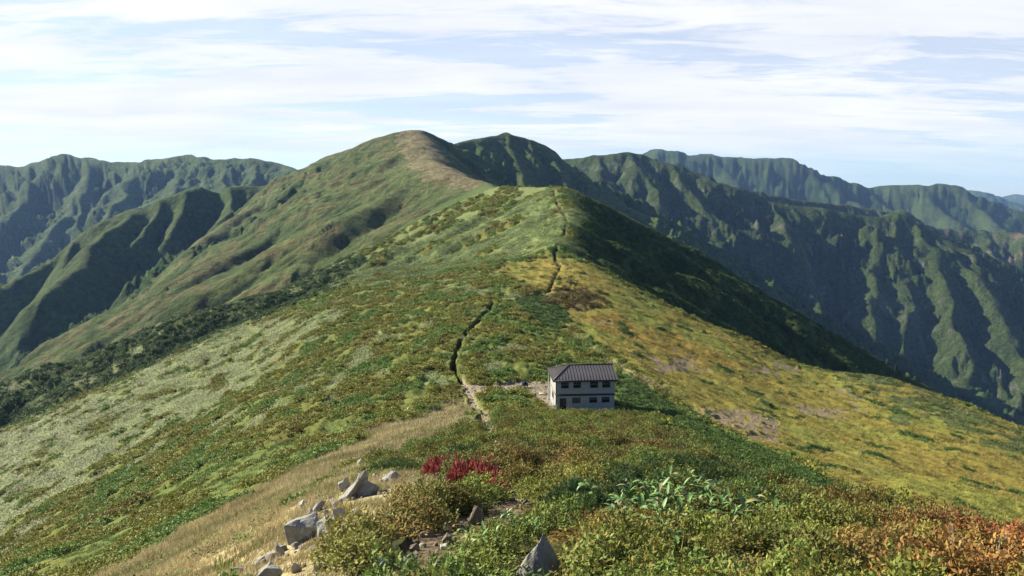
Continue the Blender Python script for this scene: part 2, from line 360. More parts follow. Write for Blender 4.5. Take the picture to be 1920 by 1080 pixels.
# ------------------------------------------------------------------ looking things up on the ground
def ground_z(x, y, G=None):
    G = Z if G is None else G
    x = np.asarray(x, np.float64); y = np.asarray(y, np.float64)
    r = np.maximum(np.hypot(x, y), RR[0]*1.001); th = np.arctan2(x, y); l = np.log(r)
    i = np.clip(np.searchsorted(LR, l)-1, 0, nr-2); j = np.clip(np.searchsorted(THETA, th)-1, 0, nth-2)
    fi = np.clip((l-LR[i])/(LR[i+1]-LR[i]), 0, 1); fj = np.clip((th-THETA[j])/(THETA[j+1]-THETA[j]), 0, 1)
    return (G[i, j]*(1-fi)*(1-fj)+G[i+1, j]*fi*(1-fj)+G[i, j+1]*(1-fi)*fj+G[i+1, j+1]*fi*fj)
_DS = np.exp(np.linspace(math.log(3.0), math.log(620), 900))
Zbase = Z.copy()
def at(px, py, dmax=620):
    """the place on the ground seen at pixel (px, py) of the photograph"""
    a, q = pdir(px, py); D = _DS[_DS < dmax]
    f = q*D-ground_z(a*D, D, Zbase)
    neg = np.nonzero(f <= 0)[0]
    if len(neg) and neg[0] > 0:
        k = neg[0]; t = f[k-1]/(f[k-1]-f[k]); d = D[k-1]+t*(D[k]-D[k-1])
    else:
        d = D[np.argmin(f)]
    return np.array([a*d, d, float(ground_z(a*d, d, Zbase))])
def poly(*pp): return np.array([at(*p)[:2] for p in pp])
def inside(pg, x, y):
    x0, y0 = pg.min(0); x1, y1 = pg.max(0)
    res = np.zeros(x.shape, bool); bb = (x >= x0) & (x <= x1) & (y >= y0) & (y <= y1)
    xb, yb = x[bb], y[bb]; r = np.zeros(xb.shape, bool)
    for (ax, ay), (bx, by) in zip(pg, np.roll(pg, -1, 0)):
        if ay == by: continue
        r ^= ((ay > yb) != (by > yb)) & (xb < (bx-ax)*(yb-ay)/(by-ay)+ax)
    res[bb] = r; return res
def line_dist(ln, x, y):
    best = np.full(x.shape, 1e9)
    for a, b in zip(ln[:-1], ln[1:]):
        e = b-a; t = np.clip(((x-a[0])*e[0]+(y-a[1])*e[1])/(e@e+1e-9), 0, 1)
        best = np.minimum(best, np.hypot(x-a[0]-t*e[0], y-a[1]-t*e[1]))
    return best

# ------------------------------------------------------------------ what grows where on the near hill
PG = {
 'sasa': [poly((40,800),(150,757),(240,716),(310,676),(390,640),(470,604),(545,592),(560,615),(470,655),(500,680),(520,700),(440,745),(410,775),(340,800),(270,832),(205,850),(150,915),(70,955),(25,1000),(-60,1050),(-80,860)),
          poly((470,640),(560,600),(640,590),(560,640))],
 'green': [poly((100,1060),(230,965),(340,902),(480,848),(620,800),(700,788),(715,800),(640,835),(560,866),(440,925),(320,985),(200,1060))],
 'dry': [poly((872,738),(835,756),(790,783),(700,812),(640,846),(560,884),(450,935),(330,1003),(150,1100),(470,1100),(520,1010),(560,935),(640,880),(690,862),(760,850),(800,835),(850,815),(885,800),(892,770)),
         poly((400,1300),(460,1100),(500,1020),(545,955),(640,885),(700,872),(780,880),(830,897),(760,930),(720,965),(650,1000),(620,1040),(640,1100),(700,1300))],
 'meadow': [poly((922,497),(1000,490),(1085,490),(1240,572),(1400,642),(1500,694),(1650,708),(1800,760),(1925,812),(2100,900),(2100,1060),(1925,1008),(1760,965),(1640,937),(1510,880),(1440,845),(1310,778),(1240,730),(1185,692),(1130,655),(1062,600),(1052,560),(1012,548),(950,522))],
 'lowgreen': [poly((1155,695),(1215,725),(1295,782),(1400,830),(1500,880),(1640,940),(1560,955),(1440,905),(1330,850),(1270,812),(1180,790),(1160,760)),
              poly((960,560),(1020,550),(1060,590),(1060,625),(1000,610)),
              ],
 'side': [poly((1560,700),(1660,708),(1800,760),(1925,815),(2000,850),(1925,870),(1840,830),(1760,780),(1680,800),(1650,750))],
 'brownbush': [poly((1030,560),(1060,535),(1110,545),(1125,570),(1090,585),(1050,580))],
 'soil': [poly((1300,768),(1360,764),(1450,785),(1475,812),(1440,835),(1370,815),(1320,790)),
          poly((1480,757),(1540,764),(1612,760),(1616,772),(1560,778),(1500,774)),
          poly((1215,684),(1250,672),(1300,668),(1310,690),(1260,697),(1225,693)),
          poly((1105,598),(1140,596),(1150,606),(1115,610)), poly((1570,733),(1600,736),(1634,750),(1620,754)),
          poly((1400,690),(1450,686),(1510,690),(1500,697),(1430,702))],
 'pad': [poly((868,722),(920,720),(975,716),(1040,712),(1045,765),(1020,758),(985,735),(930,733),(885,742)) ],
}
PATH_HUT = np.array([at(*p)[:2] for p in ((862,712),(878,733),(880,745),(893,765),(908,780),(914,800),(930,826))])
PATH_PAD = np.array([at(*p)[:2] for p in ((880,736),(920,727),(975,724),(1004,738),(1030,752))])
TRENCH = np.array([at(*p)[:2] for p in ((864,716),(850,695),(853,672),(862,645),(878,622),(900,600),(915,585),(925,566),(960,563),(1000,556),(1030,545),(1040,520),(1050,500),(1042,489),(1040,478),(1052,455),(1058,435),(1064,418),(1056,400),(1046,385),(1040,370),(1036,356))])
HOUSE_PATH = np.array([at(*p)[:2] for p in ((1060,620),(1100,650),(1150,685),(1200,712),(1260,745))])
FORE_DIRT = poly((700,1100),(735,1052),(780,1008),(850,980),(885,955),(930,935),(985,935),(1000,955),(950,985),(915,1012),(875,1028),(840,1050),(810,1100))
SHRUB_EDGE = poly((470,1100),(520,1075),(560,1030),(650,990),(740,940),(800,905),(690,880),(720,862),(800,842),(890,805),(920,792),(980,765),(1060,775),(1150,778),(1240,800),(1330,855),(1440,905),(1560,955),(1700,965),(1925,1012),(2100,1060),(2300,1300),(300,1300))
HOUSE_C = at(1097, 771)[:2]          # middle of the front wall's foot
def zone(x, y):
    r = np.hypot(x, y)
    w = 0.035*r+0.4
    xw = x+w*0.55*fbm(x, y, 9, 3, 301)+0.25*w*fbm(x, y, 2.2, 2, 303); yw = y+w*0.9*fbm(x, y, 12, 3, 302)+0.3*w*fbm(x, y, 2.5, 2, 304)
    z = np.zeros(x.shape, np.int32)
    nearm = r < 700
    an = fbm(x*1.0, y*0.42, 6.5, 4, 310)         # patches drawn out along the slope
    an2 = fbm(x*0.8, y*0.5, 22, 3, 311)
    for p in PG['sasa']: z[inside(p, xw, yw) & (an+0.35*an2 < 0.30)] = 1
    z[(z == 0) & (x < 6) & (r > 120) & (an+0.5*an2 < -0.50)] = 1
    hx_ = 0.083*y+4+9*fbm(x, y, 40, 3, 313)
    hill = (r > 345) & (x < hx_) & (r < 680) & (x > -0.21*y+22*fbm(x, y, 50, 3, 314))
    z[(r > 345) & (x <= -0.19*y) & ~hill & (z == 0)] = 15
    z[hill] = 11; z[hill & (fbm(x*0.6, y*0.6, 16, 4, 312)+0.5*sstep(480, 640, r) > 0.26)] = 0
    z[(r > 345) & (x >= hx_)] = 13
    for p in PG['green']: z[inside(p, xw, yw)] = 2
    for p in PG['dry']: z[inside(p, xw, yw)] = 3
    for p in PG['meadow']: z[inside(p, x+0.3*(xw-x), y+0.3*(yw-y))] = 4
    for p in PG['lowgreen']: z[inside(p, x+0.5*(xw-x), y+0.5*(yw-y))] = 6
    for p in PG['side']: z[inside(p, xw, yw) & (fbm(x*.5, y, 8, 3, 325) > -0.25)] = 14
    for p in PG['brownbush']: z[inside(p, xw, yw)] = 10
    ms = fbm(x, y*0.6, 7, 4, 320)
    z[(z == 4) & (ms > 0.62)] = 6
    for p in PG['soil']: z[inside(p, xw, yw) & (fbm(x, y, 2.6, 3, 321) < 0.22)] = 5
    z[inside(SHRUB_EDGE, x+0.4*(xw-x), y+0.4*(yw-y))] = 7
    for p in PG['dry'][1:]: z[inside(p, x+0.5*(xw-x), y+0.5*(yw-y))] = 3
    for p in PG['pad']: z[inside(p, x+0.2*(xw-x), y+0.2*(yw-y))] = 8
    wob = 0.35*fbm(x, y, 3, 2, 330)
    z[line_dist(PATH_HUT, x, y)+wob < 0.62] = 8
    z[(line_dist(PATH_PAD, x, y)+wob < 1.3)] = 8
    z[(line_dist(HOUSE_PATH, x, y)+wob < 0.8)] = 3
    z[(line_dist(TRENCH, x, y)+wob < 0.38+0.0007*r)] = 9
    z[inside(FORE_DIRT, x+0.15*(xw-x), y+0.15*(yw-y))] = 12
    z[(r < 4.5)] = 12
    return z

# relief of the plant cover, the sunk trail and the level pad under the hut
nz = slice(0, int(np.searchsorted(RR, 760)))
xn, yn = X[nz].astype(np.float64), Y[nz].astype(np.float64)
infront = np.abs(TH[nz]) < 1.0
ZN = np.zeros(X.shape, np.int32); ZN[nz] = zone(xn, yn)
hgt = np.array([0.85, 0.12, 0.10, 0.07, 0.10, 0.02, 0.45, 0.20, 0.03, -0.85, 0.9, 0.22, 0.02, 1.0, 0.25, 1.2], np.float32)
lump = np.clip(0.55+0.5*fbm(xn*1.0, yn*0.55, 2.4, 3, 340)+0.35*fbm(xn, yn, 6, 2, 341), 0.05, 1.6)
hz = hgt[ZN[nz]]
disp = np.where(hz > 0, hz*lump, hz)+0.10*fbm(xn, yn, 1.1, 2, 342)*(np.hypot(xn, yn) > 12)
disp += 0.5*fbm(xn, yn, 14, 3, 343)*sstep(15, 90, np.hypot(xn, yn))
disp += np.where(ZN[nz] == 7, 5.0*(0.40*fbm(xn, yn, 2.3, 3, 345)+0.16*fbm(xn, yn, 0.9, 2, 346))*(1-0.8*sstep(20, 60, np.hypot(xn, yn))), 0)
# hummocks of the meadow
disp += np.where(ZN[nz] == 4, 0.35*fbm(xn, yn*0.5, 5, 3, 344), 0)
disp *= np.where(np.hypot(xn, yn) > 8, 0.06+0.94*sstep(25, 75, np.hypot(xn, yn)), 0.06*sstep(2, 6, np.hypot(xn, yn)))*(np.hypot(xn, yn) < 700)
HZ0 = float(ground_z(HOUSE_C[0], HOUSE_C[1], Zbase))
HROT = R(3.7)
hx = (xn-HOUSE_C[0])*math.cos(HROT)+(yn-HOUSE_C[1])*math.sin(HROT); hy = -(xn-HOUSE_C[0])*math.sin(HROT)+(yn-HOUSE_C[1])*math.cos(HROT)
pdist = np.hypot(np.maximum(np.abs(hx)-4.8, 0), np.maximum(np.abs(hy-3.6)-4.4, 0))
pb = 1-sstep(0.2, 4.5, pdist)
Z[nz] = (Z[nz]+disp)*(1-pb)+(HZ0-0.05+0.1*disp)*pb
BUMPED = Z.copy()
# ------------------------------------------------------------------ where the rocks lie (so that no shrub grows over them)
ROCKDEF = [
 (562,985,88,66),
 (615,985,56,34),
 (664,905,34,62),
 (688,910,46,40),
 (643,905,28,34),
 (730,892,50,18),
 (673,866,10,18),
 (568,943,20,14),
 (598,946,24,26),
 (634,962,42,26),
 (606,990,32,28),
 (657,984,16,20),
 (520,1030,34,34),
 (506,1072,66,40),
 (594,1052,24,40),
 (445,1066,30,22),
 (553,1062,30,26),
 (893,962,34,52),
 (985,945,34,22),
 (800,1000,36,16),
 (842,1008,36,30),
 (833,1024,26,14),
 (880,1002,22,14),
 (836,992,16,12),
 (765,1048,48,18),
 (715,1055,36,34),
 (780,1025,34,16),
 (932,834,30,11),
 (919,842,12,8),
 (862,985,24,12),
 (765,868,10,6),
 (766,772,8,5),
 (1008,1045,70,80)]
CLEAR = []
for px, py, w, h in ROCKDEF+[(850,890,60,30),(910,893,70,30),(980,722,30,10),(1003,730,16,10),(1018,742,20,8),(1008,1060,100,60),(1008,1110,120,40),(830,905,60,20),(870,905,80,20),(1008,1170,100,40),(1008,1250,120,40),(1008,1350,140,40)]:
    q = at(px, py+h*.5, 140); r_ = math.hypot(q[0], q[1]); CLEAR.append((q[0], q[1], q[0]/r_, q[1]/r_, w*q[1]/1387, r_))
def open_ground(x, y, pad=0.0, fwd=0.75):
    """False beside a rock and on the short stretch in front of it"""
    ok = np.ones(x.shape, bool)
    for cx, cy, ux, uy, w, r_ in CLEAR:
        dx, dy = x-cx, y-cy; s = -(dx*ux+dy*uy); t = np.abs(dx*uy-dy*ux)
        ok &= ~((s > -0.3*w-pad*.5) & (s < min(fwd+.03*r_, 2.2)) & (t < 0.5*w+pad))
    return ok
# ------------------------------------------------------------------ helpers for meshes and materials
COL = scene.collection
def new_obj(name, me, kind=None, parent=None):
    o = bpy.data.objects.new(name, me); COL.objects.link(o)
    if kind: o['kind'] = kind
    if parent: o.parent = parent
    return o
def tag(o, label, cat, group=None):
    o['label'] = label; o['category'] = cat
    o['kind'] = 'thing'
    if group: o['group'] = group
    return o
def mesh_from(name, V, F, smooth=True, mat=None):
    me = bpy.data.meshes.new(name); V = np.ascontiguousarray(V, np.float32); F = np.ascontiguousarray(F, np.int32)
    me.vertices.add(len(V)); me.vertices.foreach_set('co', V.ravel())
    k = F.shape[1]; me.loops.add(F.size); me.loops.foreach_set('vertex_index', F.ravel())
    me.polygons.add(len(F)); me.polygons.foreach_set('loop_start', np.arange(0, F.size, k, dtype=np.int32))
    if smooth: me.polygons.foreach_set('use_smooth', np.ones(len(F), bool))
    me.update(calc_edges=True)
    if mat: me.materials.append(mat)
    return me
def set_attr(me, name, typ, dom, arr, key):
    a = me.attributes.new(name, typ, dom); a.data.foreach_set(key, np.ascontiguousarray(arr).ravel()); return a
class Nodes:
    def __init__(s, name):
        s.m = bpy.data.materials.new(name); s.m.use_nodes = True; s.nt = s.m.node_tree
        s.b = s.nt.nodes['Principled BSDF']; s.out = s.nt.nodes['Material Output']
        s.b.inputs['Specular IOR Level'].default_value = 0.2
    def n(s, t, **kw):
        nd = s.nt.nodes.new(t)
        for k, v in kw.items(): setattr(nd, k, v)
        return nd
    def l(s, a, b): s.nt.links.new(a, b)
    def attr(s, name, typ='GEOMETRY'):
        return s.n('ShaderNodeAttribute', attribute_name=name, attribute_type=typ)
    def coords(s, kind='Object'):
        return s.n('ShaderNodeTexCoord').outputs[kind]
    def noise(s, scale, detail=4, rough=0.55, vec=None, dist=0.0):
        nd = s.n('ShaderNodeTexNoise'); nd.inputs['Scale'].default_value = scale; nd.inputs['Detail'].default_value = detail
        nd.inputs['Roughness'].default_value = rough; nd.inputs['Distortion'].default_value = dist
        s.l(vec or s.coords(), nd.inputs['Vector']); return nd.outputs[0]
    def remap(s, v, a, b, c, d):
        nd = s.n('ShaderNodeMapRange'); s.l(v, nd.inputs[0])
        for i, q in enumerate((a, b, c, d)): nd.inputs[i+1].default_value = q
        return nd.outputs[0]
    def math(s, op, a, b):
        nd = s.n('ShaderNodeMath', operation=op)
        for i, v in enumerate((a, b)):
            if isinstance(v, (int, float)): nd.inputs[i].default_value = v
            else: s.l(v, nd.inputs[i])
        return nd.outputs[0]
    def mix(s, f, a, b, mode='MIX'):
        nd = s.n('ShaderNodeMix', data_type='RGBA', blend_type=mode)
        for i, v in ((0, f), (6, a), (7, b)):
            if isinstance(v, (int, float)): nd.inputs[i].default_value = v
            elif isinstance(v, tuple): nd.inputs[i].default_value = (*v, 1)
            else: s.l(v, nd.inputs[i])
        return nd.outputs[2]
    def grey(s, v):
        nd = s.n('ShaderNodeCombineColor')
        for i in range(3): s.l(v, nd.inputs[i])
        return nd.outputs[0]
    def bump(s, h, dist, strength=1.0):
        nd = s.n('ShaderNodeBump'); nd.inputs['Distance'].default_value = dist; nd.inputs['Strength'].default_value = strength
        s.l(h, nd.inputs['Height']); s.l(nd.outputs[0], s.b.inputs['Normal'])

# ------------------------------------------------------------------ colours of the land
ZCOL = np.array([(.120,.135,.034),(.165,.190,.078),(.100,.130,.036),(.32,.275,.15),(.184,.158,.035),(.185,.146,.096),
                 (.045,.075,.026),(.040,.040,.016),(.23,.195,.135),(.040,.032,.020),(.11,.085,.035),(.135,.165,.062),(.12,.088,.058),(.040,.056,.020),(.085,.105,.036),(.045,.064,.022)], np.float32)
COLV = np.zeros((nr, nth, 3), np.float32)
xf, yf, rf = X, Y, RADf
lab2 = np.where(own_near, -1, OWN)
# mountains: grass on the crests, dark scrub lower down, bare rock on the steepest walls
gx, gy = polar_grad(Z); slope = np.sqrt(gx*gx+gy*gy)
n1 = fbm(xf, yf, 260, 5, 401); n2 = fbm(xf, yf, 60, 4, 402); n3 = fbm(xf, yf, 18, 3, 403)
crest = 1-sstep(10, 190, DROP+60*n2+60*n1)
base = np.array((.030,.056,.018), np.float32)+np.zeros_like(COLV)
lt = sstep(-0.2, 0.5, n1+0.6*n2+0.4*n3)[..., None]
base = base*(1-lt)+np.array((.050,.082,.025), np.float32)*lt
cg = (crest*0.8)[..., None]; base = base*(1-cg)+np.array((.072,.100,.034), np.float32)*cg
main = (lab2 == names.index('main_mountain'))
m_ = (main*sstep(-0.3, 0.35, n1*0.7+n2*0.7+0.2))[..., None]
base = base*(1-m_)+np.array((.098,.120,.044), np.float32)*m_
mb = (main*sstep(0.15, 0.5, n2+n3*0.6-0.3*n1))[..., None]*0.7
base = base*(1-mb)+np.array((.125,.108,.050), np.float32)*mb
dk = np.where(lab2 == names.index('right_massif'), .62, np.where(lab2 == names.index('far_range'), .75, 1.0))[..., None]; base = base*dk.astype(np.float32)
# the tan strip along the main crest
cl = np.array([P(*q)[:2] for q in LAND['main_mountain'][0][3]])
dcl = line_dist(cl, xf[nz.start:].astype(np.float64) if False else xf.astype(np.float64), yf.astype(np.float64))
ts = ((dcl+22*n2+12*n3 < 32)*main)[..., None]*0.85
base = base*(1-ts)+np.array((.20,.168,.092), np.float32)*ts
rk = {'right_massif':1.0,'left_massif':0.5,'dark_ridge':0.35,'second_peak':0.35,'far_range':0.3,'main_mountain':0.25}
rw = np.array([rk.get(n_, 0) for n_ in names], np.float32)[OWN]
streak = fbm(xf, yf, 34, 4, 410)+0.6*fbm(xf, yf, 150, 3, 411)
rkm = (sstep(0.62, 0.95, slope)*sstep(0.42, 0.75, streak+0.25*(rw-0.6))*np.minimum(rw*1.2, 1))[..., None]*0.4
base = base*(1-rkm)+np.array((.13,.125,.115), np.float32)*rkm
red = ((lab2 == names.index('right_massif'))*sstep(2900, 3100, rf)*sstep(0.1, 0.6, streak))[..., None]*0.6
base = base*(1-red)+np.array((.15,.105,.085), np.float32)*red
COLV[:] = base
# near hill and the hill behind it
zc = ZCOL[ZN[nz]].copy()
v1 = fbm(xn, yn*0.6, 11, 4, 420); v2 = fbm(xn, yn*0.7, 2.6, 3, 421); v3 = fbm(xn, yn*0.5, 30, 3, 422)
def blend(mask, amount, col):
    a = (mask*amount)[..., None].astype(np.float32); zc[:] = zc*(1-a)+np.array(col, np.float32)*a
shr = np.isin(ZN[nz], (0,))
blend(ZN[nz] == 13, sstep(-0.1, 0.6, v1+0.6*v3)*0.8, (.075,.090,.028)); mead = ZN[nz] == 4
blend(shr, sstep(0.25, 0.8, v1+0.5*v2)*.7, (.115,.085,.028)); blend(shr, sstep(0.1, 0.7, -v1+0.5*v2)*0.7, (.050,.072,.022))
blend(mead, sstep(0.0, 0.6, v3+0.4*v1)*0.8, (.150,.168,.036)); blend(mead, sstep(0.2, 0.8, -v3+0.5*v1)*0.4, (.20,.145,.034))
blend(mead, sstep(0.25, 0.75, v2+0.5*v1)*0.25, (.25,.205,.07)); blend(mead, sstep(0.4, 0.9, -v2)*0.2, (.11,.115,.03))
blend(ZN[nz] == 1, sstep(0.0, 0.7, v1)*0.4, (.11,.14,.05)); blend(ZN[nz] == 3, sstep(0.1, 0.6, v1+0.6*v2)*0.7, (.15,.125,.05))
blend(ZN[nz] == 3, sstep(0.1, 0.6, -v1+0.6*v2)*0.6, (.30,.24,.12))
blend(ZN[nz] == 2, sstep(0.0, 0.6, v1+0.4*v2)*0.6, (.11,.115,.026)); blend(ZN[nz] == 11, sstep(0.1, 0.7, v3)*0.5, (.115,.150,.048))
gp = poly((1080,600),(1160,590),(1330,655),(1420,690),(1300,690),(1180,640))
blend(mead & inside(gp, xn+3*v1, yn+6*v1), 0.6, (.205,.130,.030))
yp = poly((1500,900),(1700,890),(1925,930),(2100,1000),(2000,1030),(1800,985),(1620,935))
blend(mead & inside(yp, xn+3*v1, yn+5*v1), 0.7, (.185,.187,.038))
fade = sstep(0.45, 0.55, (np.hypot(xn, yn)-560)/400)  # far side of the hill belongs to the mountain colours
hw = ((lab2[nz] == -1) | (lab2[nz] == names.index('ridge_hill')))
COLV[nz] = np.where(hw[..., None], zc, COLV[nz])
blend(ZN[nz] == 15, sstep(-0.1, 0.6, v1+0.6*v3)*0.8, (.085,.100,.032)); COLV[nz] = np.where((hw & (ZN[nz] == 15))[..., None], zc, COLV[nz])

def land_mat(name, near):
    k = Nodes(name); a = k.attr('land').outputs['Color']
    if near:
        f = k.noise(2.2, 6, 0.65); g = k.noise(0.35, 5, 0.6)
        c = k.mix(1.0, a, k.grey(k.remap(f, 0.25, 0.75, 0.55, 1.45)), 'MULTIPLY')
        c = k.mix(1.0, c, k.grey(k.remap(g, 0.25, 0.75, 0.8, 1.2)), 'MULTIPLY')
        k.bump(f, 0.35, 0.8)
    else:
        f = k.noise(0.09, 7, 0.68); g = k.noise(0.012, 6, 0.62)
        c = k.mix(1.0, a, k.grey(k.remap(f, 0.3, 0.7, 0.5, 1.5)), 'MULTIPLY')
        c = k.mix(1.0, c, k.grey(k.remap(g, 0.3, 0.7, 0.75, 1.25)), 'MULTIPLY')
        k.bump(f, 14.0, 1.0)
    k.l(c, k.b.inputs['Base Color']); k.b.inputs['Roughness'].default_value = 1.0; k.b.inputs['Specular IOR Level'].default_value = 0.05
    return k.m
MAT_NEAR = land_mat('plant_cover', True); MAT_FAR = land_mat('mountain_scrub', False)
idx = np.arange(nr*nth, dtype=np.int32).reshape(nr, nth)
quads = np.stack([idx[:-1, :-1], idx[:-1, 1:], idx[1:, 1:], idx[1:, :-1]], -1).reshape(-1, 4)[:, ::-1]
VALL = np.stack([X, Y, Z], -1).reshape(-1, 3).astype(np.float32); CALL = COLV.reshape(-1, 3)
qlab = lab2.reshape(-1)[quads[:, 0]]
PLAIN = {'ridge_hill':'hill','main_mountain':'mountain','second_peak':'mountain','right_massif':'mountain','far_range':'mountain_range','distant_range':'mountain_range','left_massif':'mountain_range','dark_ridge':'mountain','rear_range':'valley'}
for li, nm in [(-1, 'ground')]+list(enumerate(names)):
    mk = qlab == li
    if not mk.any(): continue
    q = quads[mk]; u, inv = np.unique(q, return_inverse=True)
    me = mesh_from(PLAIN.get(nm, nm), VALL[u], inv.reshape(-1, 4), True, MAT_NEAR if nm in ('ground', 'ridge_hill') else MAT_FAR)
    set_attr(me, 'land', 'FLOAT_COLOR', 'POINT', np.concatenate([CALL[u], np.ones((len(u), 1), np.float32)], 1), 'color')
    new_obj(PLAIN.get(nm, nm), me, 'structure')

# ------------------------------------------------------------------ the air between
def build_haze():
    s = 15900.0; zt = float(Z.max())+25; zb = float(Z.min())-1.5
    V = [(x*s, y*s, z) for z in (zb, zt) for y in (-1, 1) for x in (-1, 1)]
    F = [(0,2,3,1),(4,5,7,6),(0,1,5,4),(2,6,7,3),(0,4,6,2),(1,3,7,5)]
    m = bpy.data.materials.new('haze_air'); m.use_nodes = True; nt = m.node_tree; nt.nodes.clear()
    o = nt.nodes.new('ShaderNodeOutputMaterial'); v = nt.nodes.new('ShaderNodeVolumePrincipled')
    v.inputs['Color'].default_value = (.30, .52, 1.0, 1); v.inputs['Density'].default_value = HAZE; v.inputs['Anisotropy'].default_value = 0.1
    nt.links.new(v.outputs[0], o.inputs['Volume'])
    new_obj('haze', mesh_from('haze', V, F, False, m), 'stuff')
HAZE = 2.8e-5
build_haze()
# ------------------------------------------------------------------ plants
def leaf_quads(c, ax, nm, ln, wd, fold=0.0, v=None):
    """one rhombic leaf per row: base c, axis ax, normal nm"""
    ax = ax/(np.linalg.norm(ax, axis=1, keepdims=True)+1e-9); sd = np.cross(ax, nm); sd /= (np.linalg.norm(sd, axis=1, keepdims=True)+1e-9)
    nn = np.cross(sd, ax); n_ = len(c)
    ln = np.broadcast_to(np.asarray(ln, float), (n_,))[:, None]; wd = np.broadcast_to(np.asarray(wd, float), (n_,))[:, None]
    m = c+ax*ln*0.5+nn*ln*fold
    V = np.stack([c, m+sd*wd*0.5, c+ax*ln, m-sd*wd*0.5], 1).reshape(-1, 3)
    F = np.arange(n_*4).reshape(-1, 4)
    vv = np.repeat(np.random.default_rng(n_+3).random(n_) if v is None else v, 4)
    return V, F, vv
def rdir(n_, g, up=False):
    d = g.normal(size=(n_, 3)); d /= np.linalg.norm(d, axis=1, keepdims=True)
    if up: d[:, 2] = np.abs(d[:, 2])
    return d
def dome(n_, rad, h, ll, lw, seed, shell=0.6):
    g = np.random.default_rng(seed); d = rdir(n_, g, True)
    k = 1+0.28*np.sin(d[:, 0]*3.1+seed)*np.cos(d[:, 1]*2.7+seed*2)+0.2*np.sin(d[:, 0]*7+d[:, 2]*6+seed)*np.cos(d[:, 1]*6.3)
    t = (shell+(1-shell)*g.random(n_)**0.7)*k
    c = d*t[:, None]*np.array([rad, rad, h])
    # leaves sit in small rosettes
    q = max(n_//7, 1); c = c[g.integers(0, q, n_)]+g.normal(size=(n_, 3))*ll*0.35
    out = c/np.array([rad, rad, h]); out /= np.linalg.norm(out, axis=1, keepdims=True)+1e-6
    ax = out*0.5+rdir(n_, g)*0.9; ax[:, 2] += 0.15
    nm = out*0.7+rdir(n_, g)*0.6+np.array([0, 0, 0.7])
    s = g.uniform(0.7, 1.25, n_)
    return leaf_quads(c, ax, nm, ll*s, lw*s, 0.06, g.random(n_))
def blades(n_, rad, h, w, seed, lean=(0.35, -0.1), spread=0.35, hv=0.4):
    g = np.random.default_rng(seed); a = g.random(n_)*6.283; r = rad*np.sqrt(g.random(n_))
    c = np.stack([r*np.cos(a), r*np.sin(a), np.full(n_, -0.03)], 1)
    # blades come in tufts
    q = max(n_//6, 1); c = c[g.integers(0, q, n_)]+np.stack([g.normal(size=n_)*0.05*rad, g.normal(size=n_)*0.05*rad, np.zeros(n_)], 1)
    ax = np.stack([g.normal(size=n_)*spread+lean[0], g.normal(size=n_)*spread+lean[1], np.ones(n_)], 1)
    nm = rdir(n_, g); nm[:, 2] *= 0.3
    return leaf_quads(c, ax, nm, h*g.uniform(1-hv, 1+hv, n_), w, 0.05, g.random(n_))
def broad(n_, rad, h, ll, lw, seed):
    g = np.random.default_rng(seed); a = g.random(n_)*6.283; r = rad*np.sqrt(g.random(n_))
    c = np.stack([r*np.cos(a), r*np.sin(a), h*g.uniform(0.45, 1.0, n_)], 1)
    b = g.random(n_)*6.283; e = g.uniform(-0.25, 0.75, n_)
    ax = np.stack([np.cos(b), np.sin(b), e], 1); nm = np.stack([g.normal(size=n_)*0.3, g.normal(size=n_)*0.3, np.ones(n_)], 1)
    return leaf_quads(c, ax, nm, ll*g.uniform(0.7, 1.2, n_), lw, -0.05, g.random(n_))
def pine(n_t, rad, h, nl, seed, per=16):
    g = np.random.default_rng(seed); d = rdir(n_t, g, True)
    k = 1+0.25*np.sin(d[:, 0]*4+seed)*np.cos(d[:, 1]*5)
    c = d*(g.uniform(0.7, 1, n_t)*k)[:, None]*np.array([rad, rad, h])
    shoot = d*0.5+np.array([0, 0, 1.0])+g.normal(size=(n_t, 3))*0.25; shoot /= np.linalg.norm(shoot, axis=1, keepdims=True)
    C = np.repeat(c, per, 0)+np.repeat(shoot, per, 0)*(np.tile(np.linspace(0, 1, per), n_t)*nl*0.8)[:, None]
    ax = np.repeat(shoot, per, 0)*0.75+rdir(n_t*per, g)*0.75
    return leaf_quads(C, ax, rdir(n_t*per, g), nl*g.uniform(0.7, 1.1, n_t*per), nl*0.14, 0, np.repeat(g.random(n_t), per)*0.6+0.2+0.2*g.random(n_t*per))

def leaf_mat(name, typ, trans=0.2, rough=0.6, spec=0.12):
    k = Nodes(name)
    t = k.attr('tint', typ).outputs['Color' if typ == 'INSTANCER' else 'Vector']; t2 = k.attr('tint_b', typ).outputs['Color' if typ == 'INSTANCER' else 'Vector']
    v = k.attr('leaf_v').outputs['Fac']
    c = k.mix(k.remap(v, 0.62, 0.80, 0, 1), t, t2)
    vb = k.math('FRACT', k.math('MULTIPLY', v, 7.31), 0.0)
    c = k.mix(1.0, c, k.grey(k.remap(vb, 0, 1, 0.72, 1.28)), 'MULTIPLY')
    k.l(c, k.b.inputs['Base Color']); k.b.inputs['Roughness'].default_value = rough; k.b.inputs['Specular IOR Level'].default_value = spec
    tr = k.n('ShaderNodeBsdfTranslucent'); k.l(c, tr.inputs['Color']); ms = k.n('ShaderNodeMixShader'); ms.inputs[0].default_value = trans
    k.l(k.b.outputs[0], ms.inputs[1]); k.l(tr.outputs[0], ms.inputs[2]); k.l(ms.outputs[0], k.out.inputs[0])
    return k.m
LEAF_I = leaf_mat('leaves_cover', 'INSTANCER'); LEAF_O = leaf_mat('leaves_plant', 'OBJECT')

